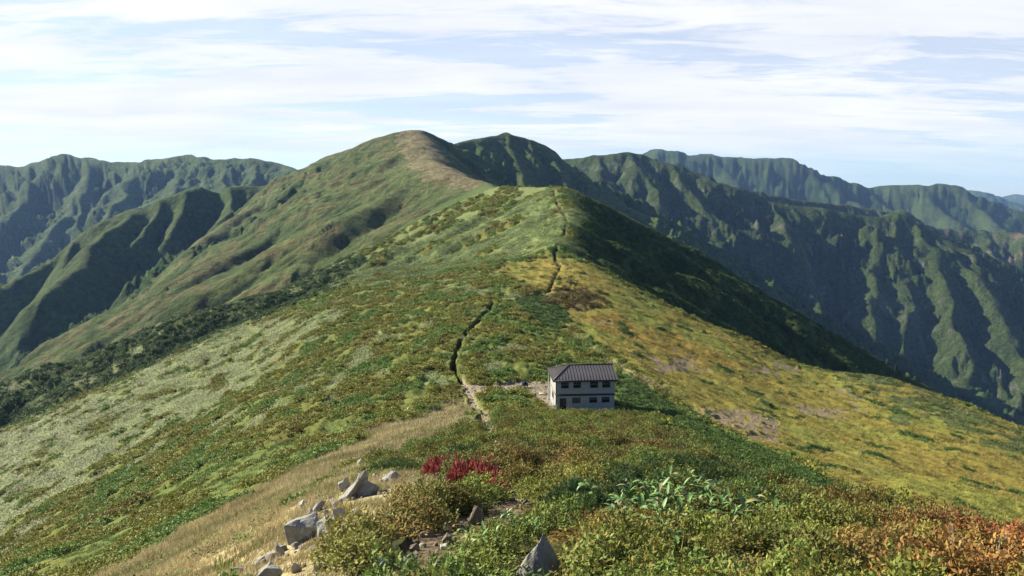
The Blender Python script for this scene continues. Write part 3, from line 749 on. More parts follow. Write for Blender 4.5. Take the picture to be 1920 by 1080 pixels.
def euler_align(nrm, yaw):
    t = np.stack([np.cos(yaw), np.sin(yaw), np.zeros(len(yaw))], 1)
    n_ = nrm/np.linalg.norm(nrm, axis=1, keepdims=True)
    t = t-n_*(t*n_).sum(1, keepdims=True); t /= np.linalg.norm(t, axis=1, keepdims=True); b = np.cross(n_, t)
    return np.stack([np.arctan2(b[:, 2], n_[:, 2]), -np.arcsin(np.clip(t[:, 2], -1, 1)), np.arctan2(t[:, 1], t[:, 0])], 1)
def ground_n(x, y, e=0.8):
    G = Zbase
    return np.stack([-(ground_z(x+e, y, G)-ground_z(x-e, y, G))/(2*e), -(ground_z(x, y+e, G)-ground_z(x, y-e, G))/(2*e), np.ones(len(x))], 1)

def scatter(name, protos, pos, rot, scl, tint, tint_b, pid, mat):
    """plant cover that nobody could count: one object, small plants set on points"""
    Vs, Fs, vs, ids = [], [], [], []; off = 0
    for k, (V, F, v) in enumerate(protos):
        Vs.append(V); Fs.append(F+off); vs.append(v); ids.append(np.full(len(V), k)); off += len(V)
    nv = off; n_ = len(pos)
    me = mesh_from(name, np.concatenate(Vs+[pos]), np.concatenate(Fs), False, mat)
    z0 = np.zeros((nv, 3), np.float32)
    set_attr(me, 'pid', 'INT', 'POINT', np.concatenate(ids+[100+pid]).astype(np.int32), 'value')
    set_attr(me, 'leaf_v', 'FLOAT', 'POINT', np.concatenate(vs+[np.zeros(n_)]).astype(np.float32), 'value')
    for nm, arr in (('rot_e', rot), ('scl', scl)): set_attr(me, nm, 'FLOAT_VECTOR', 'POINT', np.concatenate([z0, arr]).astype(np.float32), 'vector')
    for nm, arr in (('tint', tint), ('tint_b', tint_b)):
        set_attr(me, nm, 'FLOAT_COLOR', 'POINT', np.concatenate([np.concatenate([z0, arr]), np.ones((nv+n_, 1))], 1).astype(np.float32), 'color')
    ng = bpy.data.node_groups.new(name, 'GeometryNodeTree')
    ng.interface.new_socket('Geometry', in_out='INPUT', socket_type='NodeSocketGeometry'); ng.interface.new_socket('Geometry', in_out='OUTPUT', socket_type='NodeSocketGeometry')
    N, L = ng.nodes.new, ng.links.new
    gi, go, jn, sm = N('NodeGroupInput'), N('NodeGroupOutput'), N('GeometryNodeJoinGeometry'), N('GeometryNodeSetMaterial')
    def named(nm, t):
        a = N('GeometryNodeInputNamedAttribute'); a.data_type = t; a.inputs[0].default_value = nm; return a.outputs[0]
    def sep(k):
        s = N('GeometryNodeSeparateGeometry'); s.domain = 'POINT'; c = N('FunctionNodeCompare'); c.data_type = 'INT'; c.operation = 'EQUAL'
        L(named('pid', 'INT'), c.inputs[2]); c.inputs[3].default_value = k; L(gi.outputs[0], s.inputs[0]); L(c.outputs[0], s.inputs[1]); return s.outputs[0]
    for k in range(len(protos)):
        ip = N('GeometryNodeInstanceOnPoints'); L(sep(100+k), ip.inputs['Points']); L(sep(k), ip.inputs['Instance'])
        e2r = N('FunctionNodeEulerToRotation'); L(named('rot_e', 'FLOAT_VECTOR'), e2r.inputs[0]); L(e2r.outputs[0], ip.inputs['Rotation'])
        L(named('scl', 'FLOAT_VECTOR'), ip.inputs['Scale']); L(ip.outputs[0], jn.inputs[0])
    L(jn.outputs[0], sm.inputs[0]); sm.inputs['Material'].default_value = mat; L(sm.outputs[0], go.inputs[0])
    o = new_obj(name, me, 'stuff'); md = o.modifiers.new('cover', 'NODES'); md.node_group = ng
    return o

def sample(r0, r1, dens, zones, tmax=0.80, seed=1):
    """points with dens(r) per square metre where the zone is one of zones"""
    g = np.random.default_rng(seed); ed = np.exp(np.linspace(math.log(r0), math.log(r1), 60)); xs = []
    for a, b in zip(ed[:-1], ed[1:]):
        m = g.poisson(tmax*(b*b-a*a)*dens(0.5*(a+b))); r = np.sqrt(g.random(m)*(b*b-a*a)+a*a); t = g.uniform(-tmax, tmax, m)
        xs.append(np.stack([r*np.sin(t), r*np.cos(t)], 1))
    p = np.concatenate(xs); z = zone(p[:, 0], p[:, 1]); k = np.isin(z, zones)
    hxp = (p[:, 0]-HOUSE_C[0])*math.cos(HROT)+(p[:, 1]-HOUSE_C[1])*math.sin(HROT); hyp = -(p[:, 0]-HOUSE_C[0])*math.sin(HROT)+(p[:, 1]-HOUSE_C[1])*math.cos(HROT)
    k &= ~((np.abs(hxp) < 5.1) & (hyp > -0.9) & (hyp < 8.0))
    # only where the near ground really is the surface (not behind it)
    return p[k], z[k], g
C = lambda *a: np.array(a, np.float32)
OL, GR, DG, BR, RU, YG, OR, RED, CRIM, GOLD = C(.140,.155,.036), C(.090,.150,.036), C(.050,.088,.028), C(.140,.100,.038), C(.24,.105,.034), C(.185,.225,.045), C(.29,.125,.04), C(.28,.072,.045), C(.185,.036,.042), C(.28,.215,.06)
def put(name, protos, p, g, scl, tint, tint_b, mat=None, up=0.35, sink=0.05, yaw=None):
    x, y = p[:, 0], p[:, 1]; n_ = len(p)
    pos = np.stack([x, y, ground_z(x, y, BUMPED)-sink*scl], 1)
    nrm = ground_n(x, y)*(1-up)+np.array([0, 0, 1.0])*up
    rot = euler_align(nrm, g.random(n_)*6.283 if yaw is None else yaw+g.normal(size=n_)*0.3)
    s3 = scl[:, None]*g.uniform(0.8, 1.2, (n_, 3))
    print(name, n_)
    return scatter(name, protos, pos, rot, s3, tint, tint_b, g.integers(0, len(protos), n_), mat or LEAF_I)
def lerp(a, b, t): return a*(1-t[:, None])+b*t[:, None]

# scrub on the middle slopes
p, z, g = sample(5.5, 640, lambda r: 2.5/(0.66+r/190)**2, (0, 2, 6, 10, 13, 14, 15), seed=11)
r = np.hypot(p[:, 0], p[:, 1]); keep = fbm(p[:, 0], p[:, 1]*0.36, 4.5, 3, 510) > np.where(z == 6, -2.0, np.where((z == 14) | (z == 2), 0.22, -0.30))
keep &= open_ground(p[:, 0], p[:, 1], 0.3, 0.8) & (line_dist(TRENCH, p[:, 0], p[:, 1]) > 1.0+0.0014*r) & (line_dist(PATH_HUT, p[:, 0], p[:, 1]) > 1.4)
p, z, r = p[keep], z[keep], r[keep]
a1 = fbm(p[:, 0], p[:, 1]*0.6, 11, 4, 420); a2 = g.random(len(p))
t = lerp(np.tile(C(.200,.198,.044), (len(p), 1)), np.tile(GR*1.35, (len(p), 1)), sstep(-0.1, 0.5, -a1+0.35*(a2-0.5)))
t = lerp(t, np.tile(BR, (len(p), 1)), sstep(0.35, 0.85, a1+0.5*(a2-0.5))*0.6)
t = lerp(t, np.tile(RU*0.8, (len(p), 1)), (a2 > 0.988)*0.7); t[z == 6] = lerp(np.tile(DG, (len(p), 1)), np.tile(GR, (len(p), 1)), a2)[z == 6]; t[(z == 13) | (z == 15)] = (np.tile(DG, (len(p), 1))*(0.8+0.6*a2[:, None]))[(z == 13) | (z == 15)]
t[z == 10] = BR; t[z == 14] = C(.085,.11,.036)
s = (0.66+r/190)*g.uniform(0.45, 1.05, len(p))*(0.5+0.5*sstep(10, 60, r))*np.where((z == 6) | (z == 14), 0.65, 1.0)
put('scrub', [dome(150, 0.66, 0.42, 0.20, 0.13, 900+i, 0.5) for i in range(4)], p, g, s, t, lerp(t, np.tile(YG*0.8, (len(p), 1)), np.full(len(p), 0.45)))
# pale bamboo grass of the open slopes
p, z, g = sample(60, 560, lambda r: 1.6/(0.9+r/120)**2, (1, 11), seed=12)
r = np.hypot(p[:, 0], p[:, 1]); a1 = fbm(p[:, 0], p[:, 1], 30, 3, 422)
far = z == 11
t = np.where(far[:, None], C(.130,.168,.058), C(.195,.222,.098))*(1+0.25*a1[:, None])
put('bamboo_grass_cover', [broad(90, 0.8, 0.22, 0.24, 0.06, 930+i) for i in range(3)], p, g, 0.9+r/120, t, t*1.25)
# dry grass and the grass of the meadow
p, z, g = sample(5, 330, lambda r: 4.2/(0.42+r/75)**2, (2, 3, 4, 14), seed=13)
r = np.hypot(p[:, 0], p[:, 1]); keep = ((z == 3) | (g.random(len(p)) < 0.4)) & open_ground(p[:, 0], p[:, 1], 0.0, 0.35); p, z, r = p[keep], z[keep], r[keep]
zi = COLV[np.clip(np.searchsorted(LR, np.log(r)), 0, nr-1), np.clip(np.searchsorted(THETA, np.arctan2(p[:, 0], p[:, 1])), 0, nth-1)]
sv = fbm(p[:, 0]*1.3, p[:, 1]*.35, 1.2, 3, 521)+.6*fbm(p[:, 0], p[:, 1]*.4, 5, 2, 522)
t = zi*(g.uniform(1.0, 1.4, (len(p), 1))+0.45*sv[:, None]); gm = (z == 3)*sstep(.05, .5, fbm(p[:, 0], p[:, 1]*.5, 3.2, 3, 523)); t = lerp(t, np.tile(C(.16,.17,.05), (len(p), 1)), gm*.8); hs = np.where(z == 3, 1.0-.35*(1-sstep(12, 30, r)), 0.62)
put('grass', [blades(60, 0.5, 0.34, 0.028, 950+i, (0.45, -0.05)) for i in range(3)], p, g, (0.42+r/75)*hs, t, lerp(t, np.tile(C(.44,.385,.225), (len(p), 1)), np.where(z == 3, 0.6, 0.25)), up=0.3, yaw=0.0)

# foreground shrubs ------------------------------------------------
BLOB = [  # (px, py, spread in pixels, colour, weight): the autumn patches of the thicket
 (1040,1040,60,RU,1.2),(1100,990,50,RU,.8),(1000,870,55,BR,1),(1060,880,45,GOLD,1.1),(980,900,40,RU,.6),(1180,830,90,BR,.8),(1080,840,60,OL,1),(1350,1040,110,YG,1.3),(1250,1060,80,YG,1.1),
 (1200,1010,60,OR,.5),(1500,1050,90,YG,1.2),(1650,1060,80,OL,.9),(1450,960,60,GR,1.3),(1530,950,50,RU,1),(1400,905,70,DG,1.4),(1330,870,60,DG,.8),(1650,955,40,YG,2),(1760,1035,70,RED,1.8),(1800,1065,60,OR,1.6),(1850,1025,80,RED,2.2),(1900,1060,80,OR,2.4),(1720,1005,50,RU,1.2),(1880,1010,40,BR,.6),
 (1700,1010,50,OL,1),(1560,1000,60,OL,.9),(1600,1075,40,OR,.6),(780,1000,60,RU,.9),(820,960,50,BR,.8),(730,1000,60,GOLD,.8),(850,920,60,GR,.9),(700,1060,50,OL,1),(960,1020,50,YG,1.3),(880,1050,60,YG,1),(930,980,40,YG,1.2),(820,1070,40,GR,1),
 (1240,960,60,GR,1),(1130,1000,40,OL,.6),(960,800,60,OL,1),(1100,800,60,OL,1.2),(1230,800,50,DG,1.2),(1290,840,50,DG,1.2),(760,850,50,GR,.9),(900,860,40,YG,.7),(1000,940,50,OL,.8),(640,1010,60,GOLD,1),(600,1060,50,GOLD,.7),(760,935,50,GOLD,.7)]
BL = [(math.atan2(*at(b[0], b[1], 130)[:2]), math.log(np.hypot(*at(b[0], b[1], 130)[:2])), b[2]/1387.0, b[3], b[4]) for b in BLOB]
def shrub_tint(x, y, g):
    th, l = np.arctan2(x, y)+0.02*fbm(x, y, 1.3, 2, 601), np.log(np.hypot(x, y))+0.08*fbm(x, y, 1.7, 2, 602)
    w = np.full(len(x), 0.25); c = np.tile(OL*0.25, (len(x), 1)); best = np.zeros(len(x)); kind = np.full(len(x), -1)
    for i, (t0, l0, sg, col, wt) in enumerate(BL):
        e = wt*np.exp(-((th-t0)/sg)**2-((l-l0)/(sg*5.5))**2)*(0.6+0.8*g.random(len(x))); c = c+e[:, None]*col; w = w+e
        kind = np.where(e > best, i, kind); best = np.maximum(best, e)
    c = c/w[:, None]; q1 = fbm(x, y, 2.2, 3, 603); q2 = fbm(x, y, 3.1, 3, 604); q3 = g.random(len(x))
    c = lerp(c, np.tile(GR*1.355, (len(x), 1)), sstep(.1, .5, q1+.4*(q3-.5))*.75); c = lerp(c, np.tile(YG, (len(x), 1)), sstep(.15, .55, -q1+.5*(q3-.5))*.6); c = lerp(c, np.tile(BR, (len(x), 1)), sstep(.2, .6, q2+.4*(q3-.5))*.6)
    return c*g.uniform(0.6, 1.35, (len(x), 1)), kind
BED = poly((1050,955),(1130,935),(1230,915),(1330,910),(1440,945),(1450,985),(1350,1010),(1240,1005),(1130,1010),(1060,975))
SH = [dome(2300, 0.5, 0.46, 0.06, 0.028, 1000+i, 0.55) for i in range(5)]
p, z, g = sample(4.4, 75, lambda r: 3.3/(0.8+r/90)**2, (7,), seed=14)
k_ = open_ground(p[:, 0], p[:, 1], 0.3, 1.2) & (fbm(p[:, 0], p[:, 1], 1.3, 2, 611) > -0.18); bed = inside(BED, p[:, 0], p[:, 1]); k_ &= ~bed | (g.random(len(p)) < 0.25); p, z = p[k_], z[k_]
r = np.hypot(p[:, 0], p[:, 1]); x, y = p[:, 0], p[:, 1]
t, kd = shrub_tint(x, y, g); t2 = np.where((g.random(len(p)) < 0.5)[:, None], lerp(t, np.tile(YG, (len(p), 1)), np.full(len(p), 0.6)), lerp(t, np.tile(RU, (len(p), 1)), np.full(len(p), 0.5)))
s = (0.8+r/90)*g.uniform(0.7, 1.15, len(p))
order = np.argsort(r); NI = 240
one = order[:NI]; rest = order[NI:]
# twigs of a shrub
def tubes(lines, rad, sides=4):
    V, F = [], []
    for ln in lines:
        ln = np.asarray(ln, float); m = len(ln); b0 = len(V)
        for i, q in enumerate(ln):
            d = ln[min(i+1, m-1)]-ln[max(i-1, 0)]; d /= np.linalg.norm(d)+1e-9
            u = np.cross(d, (0.3, 0.9, 0.2)); u /= np.linalg.norm(u)+1e-9; w = np.cross(d, u); rr = rad*(1-0.7*i/(m-1))
            for k in range(sides):
                a = 6.2832*k/sides; V.append(q+rr*(u*math.cos(a)+w*math.sin(a)))
        for i in range(m-1):
            for k in range(sides):
                F.append((b0+i*sides+k, b0+i*sides+(k+1) % sides, b0+(i+1)*sides+(k+1) % sides, b0+(i+1)*sides+k))
    return np.array(V), np.array(F)
def solid_mat(name, col, rough=0.8, var=0.3, sc=8.0, bumpd=0.0, spec=0.2, kind='Object'):
    k = Nodes(name); f = k.noise(sc, 5, 0.6, k.coords(kind))
    k.l(k.mix(1.0, tuple(col), k.grey(k.remap(f, 0.3, 0.7, 1-var, 1+var)), 'MULTIPLY'), k.b.inputs['Base Color'])
    k.b.inputs['Roughness'].default_value = rough; k.b.inputs['Specular IOR Level'].default_value = spec
    if bumpd: k.bump(f, bumpd)
    return k.m
TWIG = solid_mat('twig_bark', (.09,.07,.055), 0.9)
def twigs(rad, h, seed, n_=16):
    g2 = np.random.default_rng(seed); out = []
    for i in range(n_):
        d = rdir(1, g2, True)[0]*np.array([rad, rad, h])*g2.uniform(0.6, 0.95); out.append([np.array([0, 0, -0.05]), d*0.5+g2.normal(size=3)*0.04+np.array([0, 0, 0.05]), d])
    return tubes(out, 0.008)
def attr_mesh(name, pv, mat):
    me = mesh_from(name, pv[0], pv[1], False, mat); set_attr(me, 'leaf_v', 'FLOAT', 'POINT', pv[2].astype(np.float32), 'value'); return me
SHM = [attr_mesh('leafy_shrub', q, LEAF_O) for q in SH]; TWM = [mesh_from('stems', *twigs(0.45, 0.38, 70+i), True, TWIG) for i in range(5)]
CN = {id(RU):'rust red',id(BR):'brownish',id(GOLD):'golden yellow',id(OL):'olive green',id(YG):'yellow-green',id(OR):'orange-tinged',id(GR):'green',id(DG):'dark green',id(RED):'red-leaved'}
for j in one:
    k = int(g.integers(0, 5)); o = new_obj('leafy_shrub', SHM[k]); o.location = (x[j], y[j], float(ground_z(x[j], y[j], BUMPED))-0.06)
    o.rotation_euler = (g.normal()*0.15, g.normal()*0.15, g.random()*6.28); o.scale = [float(q) for q in s[j]*g.uniform(0.85, 1.15, 3)]
    o['tint'] = [float(q) for q in t[j]]; o['tint_b'] = [float(q) for q in t2[j]]
    cn = CN[id(BLOB[kd[j]][3])] if kd[j] >= 0 else 'olive green'
    sx = CX+FPX*x[j]/y[j]*0.95; rr_ = math.hypot(x[j], y[j])
    where = ('left of the stony path' if sx < 700 else 'between the stony path and the pointed rock' if sx < 965 else 'in front of the bamboo grass bed' if sx < 1180 and rr_ > 8.2 else 'just right of the pointed rock' if sx < 1180
             else 'below the bamboo grass bed' if sx < 1430 and rr_ < 10.5 else 'among the bamboo grass bed' if sx < 1430 else 'between the bamboo grass bed and the red shrubs' if sx < 1690 else 'under the red shrubs at the right edge')
    tag(o, f'{cn} leafy shrub {where}', 'shrub', f'{cn} shrubs {where}')
    new_obj('stems', TWM[k], None, o)
pr = p[rest]
put('undergrowth', [(q[0], q[1], q[2]) for q in SH], pr, g, s[rest], t[rest], t2[rest], up=0.6)
# low herbs that close the gaps between the shrubs
p2, z2, g2 = sample(4.0, 34, lambda r: 16/(0.8+r/16)**2, (7, 3), seed=15)
keep = ((z2 == 7) | (g2.random(len(p2)) < 0.10)) & open_ground(p2[:, 0], p2[:, 1], 0.05, 0.4) & (fbm(p2[:, 0], p2[:, 1], 1.3, 2, 611) > -0.40); p2 = p2[keep]
r2 = np.hypot(p2[:, 0], p2[:, 1]); tt, _ = shrub_tint(p2[:, 0], p2[:, 1], g2)
put('herbs', [broad(90, 0.3, 0.2, 0.065, 0.03, 980+i) for i in range(3)]+[blades(40, 0.25, 0.3, 0.012, 985, (0.1, 0))], p2, g2, 0.75+r2/40, tt*0.9, tt*1.3, up=0.6)
# ------------------------------------------------------------------ named plants
def place(px, py, dmax=140):
    q = at(px, py, dmax); return q[0], q[1], float(ground_z(q[0], q[1], BUMPED))
g = np.random.default_rng(99)
PINE_M = [attr_mesh('dwarf_pine', pine(150, 0.55, 0.5, 0.12, 40+i), LEAF_O) for i in range(3)]
def plant(name, mesh, loc, sc, tint, tint_b, label, cat, group, stems=None, sink=0.05):
    o = new_obj(name, mesh); o.location = (loc[0], loc[1], loc[2]-sink); o.rotation_euler = (g.normal()*0.08, g.normal()*0.08, g.random()*6.28)
    o.scale = sc if isinstance(sc, tuple) else (sc, sc, sc); o['tint'] = [float(v) for v in tint]; o['tint_b'] = [float(v) for v in tint_b]
    tag(o, label, cat, group)
    if stems: new_obj('stems', stems, None, o)
    return o
PINE_C = C(.058,.090,.030)
for px, py, sc in ((1140,935,.9),(1175,905,1),(1215,895,1.1),(1250,885,1.1),(1290,890,1.1),(1200,925,.8),(1240,920,.9),(1320,900,1),(1350,890,1.1),(1380,905,1),(1160,925,.8),(1270,915,.9),(1060,945,.8),(1085,935,.9),(1110,945,.8),(1095,960,.7),(1410,920,1),(1310,880,1.1),(1150,885,.9)):
    plant('dwarf_pine', PINE_M[int(g.integers(0, 3))], place(px, py+14), sc, PINE_C*g.uniform(.8, 1.25), PINE_C*1.5, 'blue-green dwarf pine clump in the thicket behind the broad-leaved bamboo grass', 'dwarf pine', 'dwarf pine clumps behind the bamboo grass', TWM[0])
for px, py, sc in ((850,862,1.0),(875,858,1.15),(900,862,.9)):
    plant('dwarf_pine', PINE_M[int(g.integers(0, 3))], place(px, py+12), sc, PINE_C*.9, PINE_C*1.4, 'dark dwarf pine clump just behind the crimson shrubs', 'dwarf pine', 'dwarf pine clumps behind the crimson shrubs', TWM[1])
for px, py, sc in ((700,885,.75),(720,882,.85),(745,878,.85),(765,880,.7)):
    plant('dwarf_pine', PINE_M[int(g.integers(0, 3))], place(px, py+8), sc, PINE_C*1.1, GR, 'low green pine clump beside the leaning slabs on the left', 'dwarf pine', 'low pine clumps beside the leaning slabs', TWM[1])
CRIM_M = attr_mesh('crimson_shrub', blades(420, 0.36, 0.36, 0.05, 77, (0, 0), 0.35), LEAF_O)
for px, py, sc in ((822,890,.85),(838,886,.9),(880,893,.9),(895,884,1),(905,893,.8),(912,903,.8),(865,896,.6),(925,915,.6)):
    plant('crimson_shrub', CRIM_M, place(px, py+6), sc*1.2, CRIM*g.uniform(.8, 1.2), RED, 'small crimson autumn shrub in front of the dark dwarf pines', 'shrub', 'crimson shrubs in front of the dwarf pines', TWM[2])

# broad-leaved bamboo grass: every big leaf is a part
def long_leaf(L, w, bend):
    m = 6; V, F = [], []
    for i in range(m+1):
        u = i/m; wd = w*0.5*math.sin(math.pi*min(1, u*0.93+0.05))**0.8; x_ = L*(u-0.12*bend*u*u); zz = L*(0.55*u-bend*0.75*u*u)
        V += [(x_, -wd, zz+wd*0.25), (x_, 0, zz), (x_, wd, zz+wd*0.25)]
    for i in range(m):
        a = i*3; F += [(a, a+3, a+4, a+1), (a+1, a+4, a+5, a+2)]
    return np.array(V), np.array(F)
def big_leaf_mat():
    k = Nodes('bamboo_grass_leaf'); t_ = k.attr('tint', 'OBJECT').outputs['Vector']; w = k.n('ShaderNodeTexWave'); w.bands_direction = 'Y'; w.inputs['Scale'].default_value = 60; w.inputs['Distortion'].default_value = 1
    k.l(k.coords(), w.inputs[0]); c = k.mix(1.0, t_, k.grey(k.remap(w.outputs['Fac'], 0, 1, .85, 1.15)), 'MULTIPLY')
    k.l(c, k.b.inputs['Base Color']); k.b.inputs['Roughness'].default_value = 0.5; k.b.inputs['Specular IOR Level'].default_value = 0.3; return k.m
BLM = big_leaf_mat()
LL = [mesh_from('leaf', *long_leaf(0.26*a, 0.062*b, c_), True, BLM) for a, b, c_ in ((1, 1, .5), (1.15, 1, .9), (.85, 1.1, .2), (1.05, .9, 1.1), (.7, 1, .05))]
STEM = mesh_from('stem', *tubes([[(0, 0, -.1), (0.01, 0, .12), (0, .01, .34)]], 0.006), True, solid_mat('green_stem', (.10,.13,.04), .6))
BG = [(1165,965),(1180,955),(1200,985),(1215,960),(1235,945),(1250,965),(1265,930),(1280,950),(1295,920),(1305,945),(1320,965),(1335,935),(1350,955),(1365,975),(1240,985),(1275,985),(1305,990),(1185,1005),(1150,990),(1105,945),(1080,948),(1150,1000),(1180,935),(1330,985),(1255,918),(1290,905),(1240,925),
      (1395,990),(1415,975),(1430,960),(1385,965),(1405,955),(1370,1005),(1240,1045),(1265,1058),(905,1045),(930,1050),(880,1035),(950,985),(1000,1020),(1450,990),(1225,1000),(1345,1000),(1290,970)]+[(1150+int(11.3*i) % 250, 925+(i*37) % 68) for i in range(26)]
for i, (px, py) in enumerate(BG):
    q = place(px, py+10); e = bpy.data.objects.new('bamboo_grass', None); COL.objects.link(e); e.location = (q[0], q[1], q[2]+0.16); e.scale = (float(g.uniform(.7, 1.0)),)*3; e.empty_display_size = .2; e.rotation_euler = (0, 0, g.random()*6.28)
    if px < 1010: tag(e, 'bamboo grass plant with green blades beside the stony path', 'bamboo grass', 'bamboo grass beside the stony path')
    elif py > 1030: tag(e, 'lone bamboo grass plant with upright blades low in the yellow-green thicket', 'bamboo grass', 'lone bamboo grass low in the thicket')
    elif px >= 1370: tag(e, 'dark green bamboo grass plant at the right end of its bed', 'bamboo grass', 'bamboo grass right of the main bed')
    else: tag(e, 'broad-leaved bamboo grass plant in front of the dwarf pines', 'bamboo grass', 'bamboo grass in front of the dwarf pines')
    e.scale = tuple(v_*(.62 if px < 1010 else 1) for v_ in e.scale)
    new_obj('stem', STEM, None, e)
    for k in range(6):
        o = new_obj('leaf', LL[int(g.integers(0, 5))], None, e); o.location = (0, 0, .10+.04*k)
        o.rotation_euler = (g.normal()*.25, -g.uniform(-.25, .85), k*2.3+g.normal()*.4)
        tt_ = C(.085,.160,.040)*g.uniform(.7, 1.5) if g.random() > .12 else C(.26,.24,.10); o['tint'] = [float(v) for v in tt_]
# bare twigs over the red shrubs
for i, (px, py) in enumerate(((1795,1060),(1735,1070),(1860,1078))):
    q = place(px, py+20, 40); g2 = np.random.default_rng(i); L_ = []
    for k in range(4):
        d = np.array([g2.normal()*.14, g2.normal()*.12, g2.uniform(.3, .62)]); L_.append([np.zeros(3), d*.45+g2.normal(size=3)*.03, d])
        L_.append([d*.5, d*.75+np.array([g2.normal()*.05, g2.normal()*.05, .03]), d*.9+np.array([g2.normal()*.1, g2.normal()*.1, .05])])
    o = new_obj('bare_branches', mesh_from('bare_branches', *tubes(L_, .005), True, solid_mat('pale_twig', (.30,.26,.21), .9))); o.location = (q[0], q[1], q[2])
    tag(o, 'bare pale branches sticking out of the red shrubs', 'branch', 'bare branches among the red shrubs')

# ------------------------------------------------------------------ rocks
import bmesh
def rock_mat(name, a, b, warm):
    k = Nodes(name); f = k.noise(3.0, 8, 0.65); h = k.noise(14.0, 6, 0.7); l = k.noise(6.0, 4, 0.5, None, 1.2)
    c = k.mix(k.remap(f, 0.32, 0.68, 0, 1), a, b); c = k.mix(k.remap(l, 0.56, 0.66, 0, .75), c, (.44,.43,.39)); c = k.mix(k.remap(h, 0.60, 0.70, 0, .6), c, warm)
    k.l(c, k.b.inputs['Base Color']); k.b.inputs['Roughness'].default_value = 0.9
    m = k.math('ADD', k.math('MULTIPLY', h, .4), f); k.bump(m, 0.05, .9); return k.m
RK = [rock_mat('grey_stone', (.185,.178,.162), (.30,.288,.262), (.04,.038,.034)), rock_mat('pale_stone', (.30,.275,.24), (.42,.395,.35), (.09,.07,.05)), rock_mat('brown_stone', (.13,.10,.075), (.20,.16,.125), (.08,.06,.05))]
def rock_mesh(seed, ax, flat=1.0, n_=13, name='rock'):
    g2 = np.random.default_rng(seed); bm = bmesh.new()
    d = rdir(n_, g2)*g2.uniform(.8, 1.05, (n_, 1)); d = np.sign(d)*np.abs(d)**flat
    for q in d: bm.verts.new(q*np.array(ax)*.5)
    bmesh.ops.convex_hull(bm, input=bm.verts); bmesh.ops.delete(bm, geom=[v for v in bm.verts if not v.link_faces], context='VERTS')
    bmesh.ops.bevel(bm, geom=list(bm.edges), offset=.02*min(ax), segments=1, affect='EDGES')
    bmesh.ops.triangulate(bm, faces=bm.faces)
    for it in range(3):
        bmesh.ops.subdivide_edges(bm, edges=[e for e in bm.edges if e.calc_length() > max(ax)*.09], cuts=1); 
        bmesh.ops.triangulate(bm, faces=bm.faces)
    co = np.array([v.co[:] for v in bm.verts]); bm.normal_update(); nn = np.array([v.normal[:] for v in bm.verts]); L_ = max(ax)
    dn = fbm(co[:, 0]+co[:, 2]*.7+seed, co[:, 1]+co[:, 2]*.5, L_*.30, 4, seed)*L_*.030
    for v, dd_, n1_ in zip(bm.verts, dn, nn): v.co += Vector(n1_*dd_)
    me = bpy.data.meshes.new(name); bm.to_mesh(me); bm.free(); return me
def rock(px, py, wpx, hpx, mat, label, tilt=(0, 0, 0), depth=.7, seed=1, flat=1.0, cat='rock', group=None, sink=.40, name='rock', dmax=140):
    q = at(px, py+hpx*.5, dmax); d = q[1]; w, h = wpx*d/1387, hpx*d/1387/.93
    me = rock_mesh(seed, (w, max(w, h)*depth, h*(1+sink)), flat, name=name); me.materials.append(RK[mat])
    o = new_obj(name, me); z_ = float(ground_z(q[0], q[1]+h*.2, BUMPED)); o.location = (q[0], q[1]+h*.2, z_+h*(.5-sink*.6)); o.rotation_euler = tilt
    tag(o, label, cat, group); return o
rock(562,985,88,66,0,'big flat-faced grey boulder at the foot of the left rocky rib',(.15,-.1,.2),.55,21,.8)
rock(615,985,56,34,0,'dark cracked grey rock against the right side of the big grey boulder',(.1,.35,-.3),.8,22)
rock(664,905,34,62,0,'tall leaning grey slab, left one of the leaning pair',(.1,.62,.25),.5,23,.8)
rock(688,910,46,40,0,'lower leaning grey slab on the right of the leaning pair',(.15,.55,-.2),.6,24,.8)
rock(643,905,28,34,1,'pale pointed rock just left of the leaning slabs',(0,.1,.3),.6,25)
rock(730,892,50,18,0,'long low grey rock beside the green pine clump',(0,-.35,.2),.6,26)
rock(673,866,10,18,1,'small upright stone alone in the dry grass',(0,.1,0),.6,27)
rock(568,943,20,14,1,'small white stone on the dry grass above the big boulder',(0,-.4,.1),.7,28)
rock(598,946,24,26,0,'small dark-sided stone between the white stone and the leaning slabs',(0,.5,.2),.5,29)
rock(634,962,42,26,1,'pale wedge of rock below the leaning slabs',(.1,-.55,.1),.5,30)
rock(606,990,32,28,1,'pale block at the right end of the big grey boulder',(0,-.2,.5),.7,31)
rock(657,984,16,20,1,'small pale stone in the golden tufts',(0,.1,.2),.7,32)
rock(520,1030,34,34,0,'rounded grey rock below the big boulder',(.1,-.2,.1),.7,33)
rock(506,1072,66,40,0,'large pale grey boulder cut by the bottom edge',(.1,-.3,.2),.6,34,.8)
rock(594,1052,24,40,0,'pointed grey shard standing in the golden tufts',(0,.35,.4),.4,35)
rock(445,1066,30,22,1,'pale stone lowest on the left in the dry grass',(0,-.5,.2),.5,36)
rock(553,1062,30,26,1,'broken pale rock between the boulder and the pointed shard',(0,-.3,.9),.6,37)
rock(893,964,44,40,2,'brown split rock leaning at the bend of the path',(.15,-.6,.3),.5,38,.8)
rock(985,945,34,22,2,'brown stone at the far end of the path cutting',(0,-.3,.2),.6,39)
rock(800,1000,36,16,2,'flat topped stone in the shade on the path',(0,0,.2),.9,40)
rock(842,1008,36,30,2,'brown block in the middle of the path',(.2,.1,.5),.7,41)
rock(833,1024,26,14,1,'pale flat stone in front of the brown block',(0,-.1,.2),.8,42)
rock(880,1002,22,14,1,'pale stone at the right edge of the path',(0,0,.2),.8,43)
rock(836,992,16,12,1,'small stone behind the brown block on the path',(0,.2,.2),.8,44)
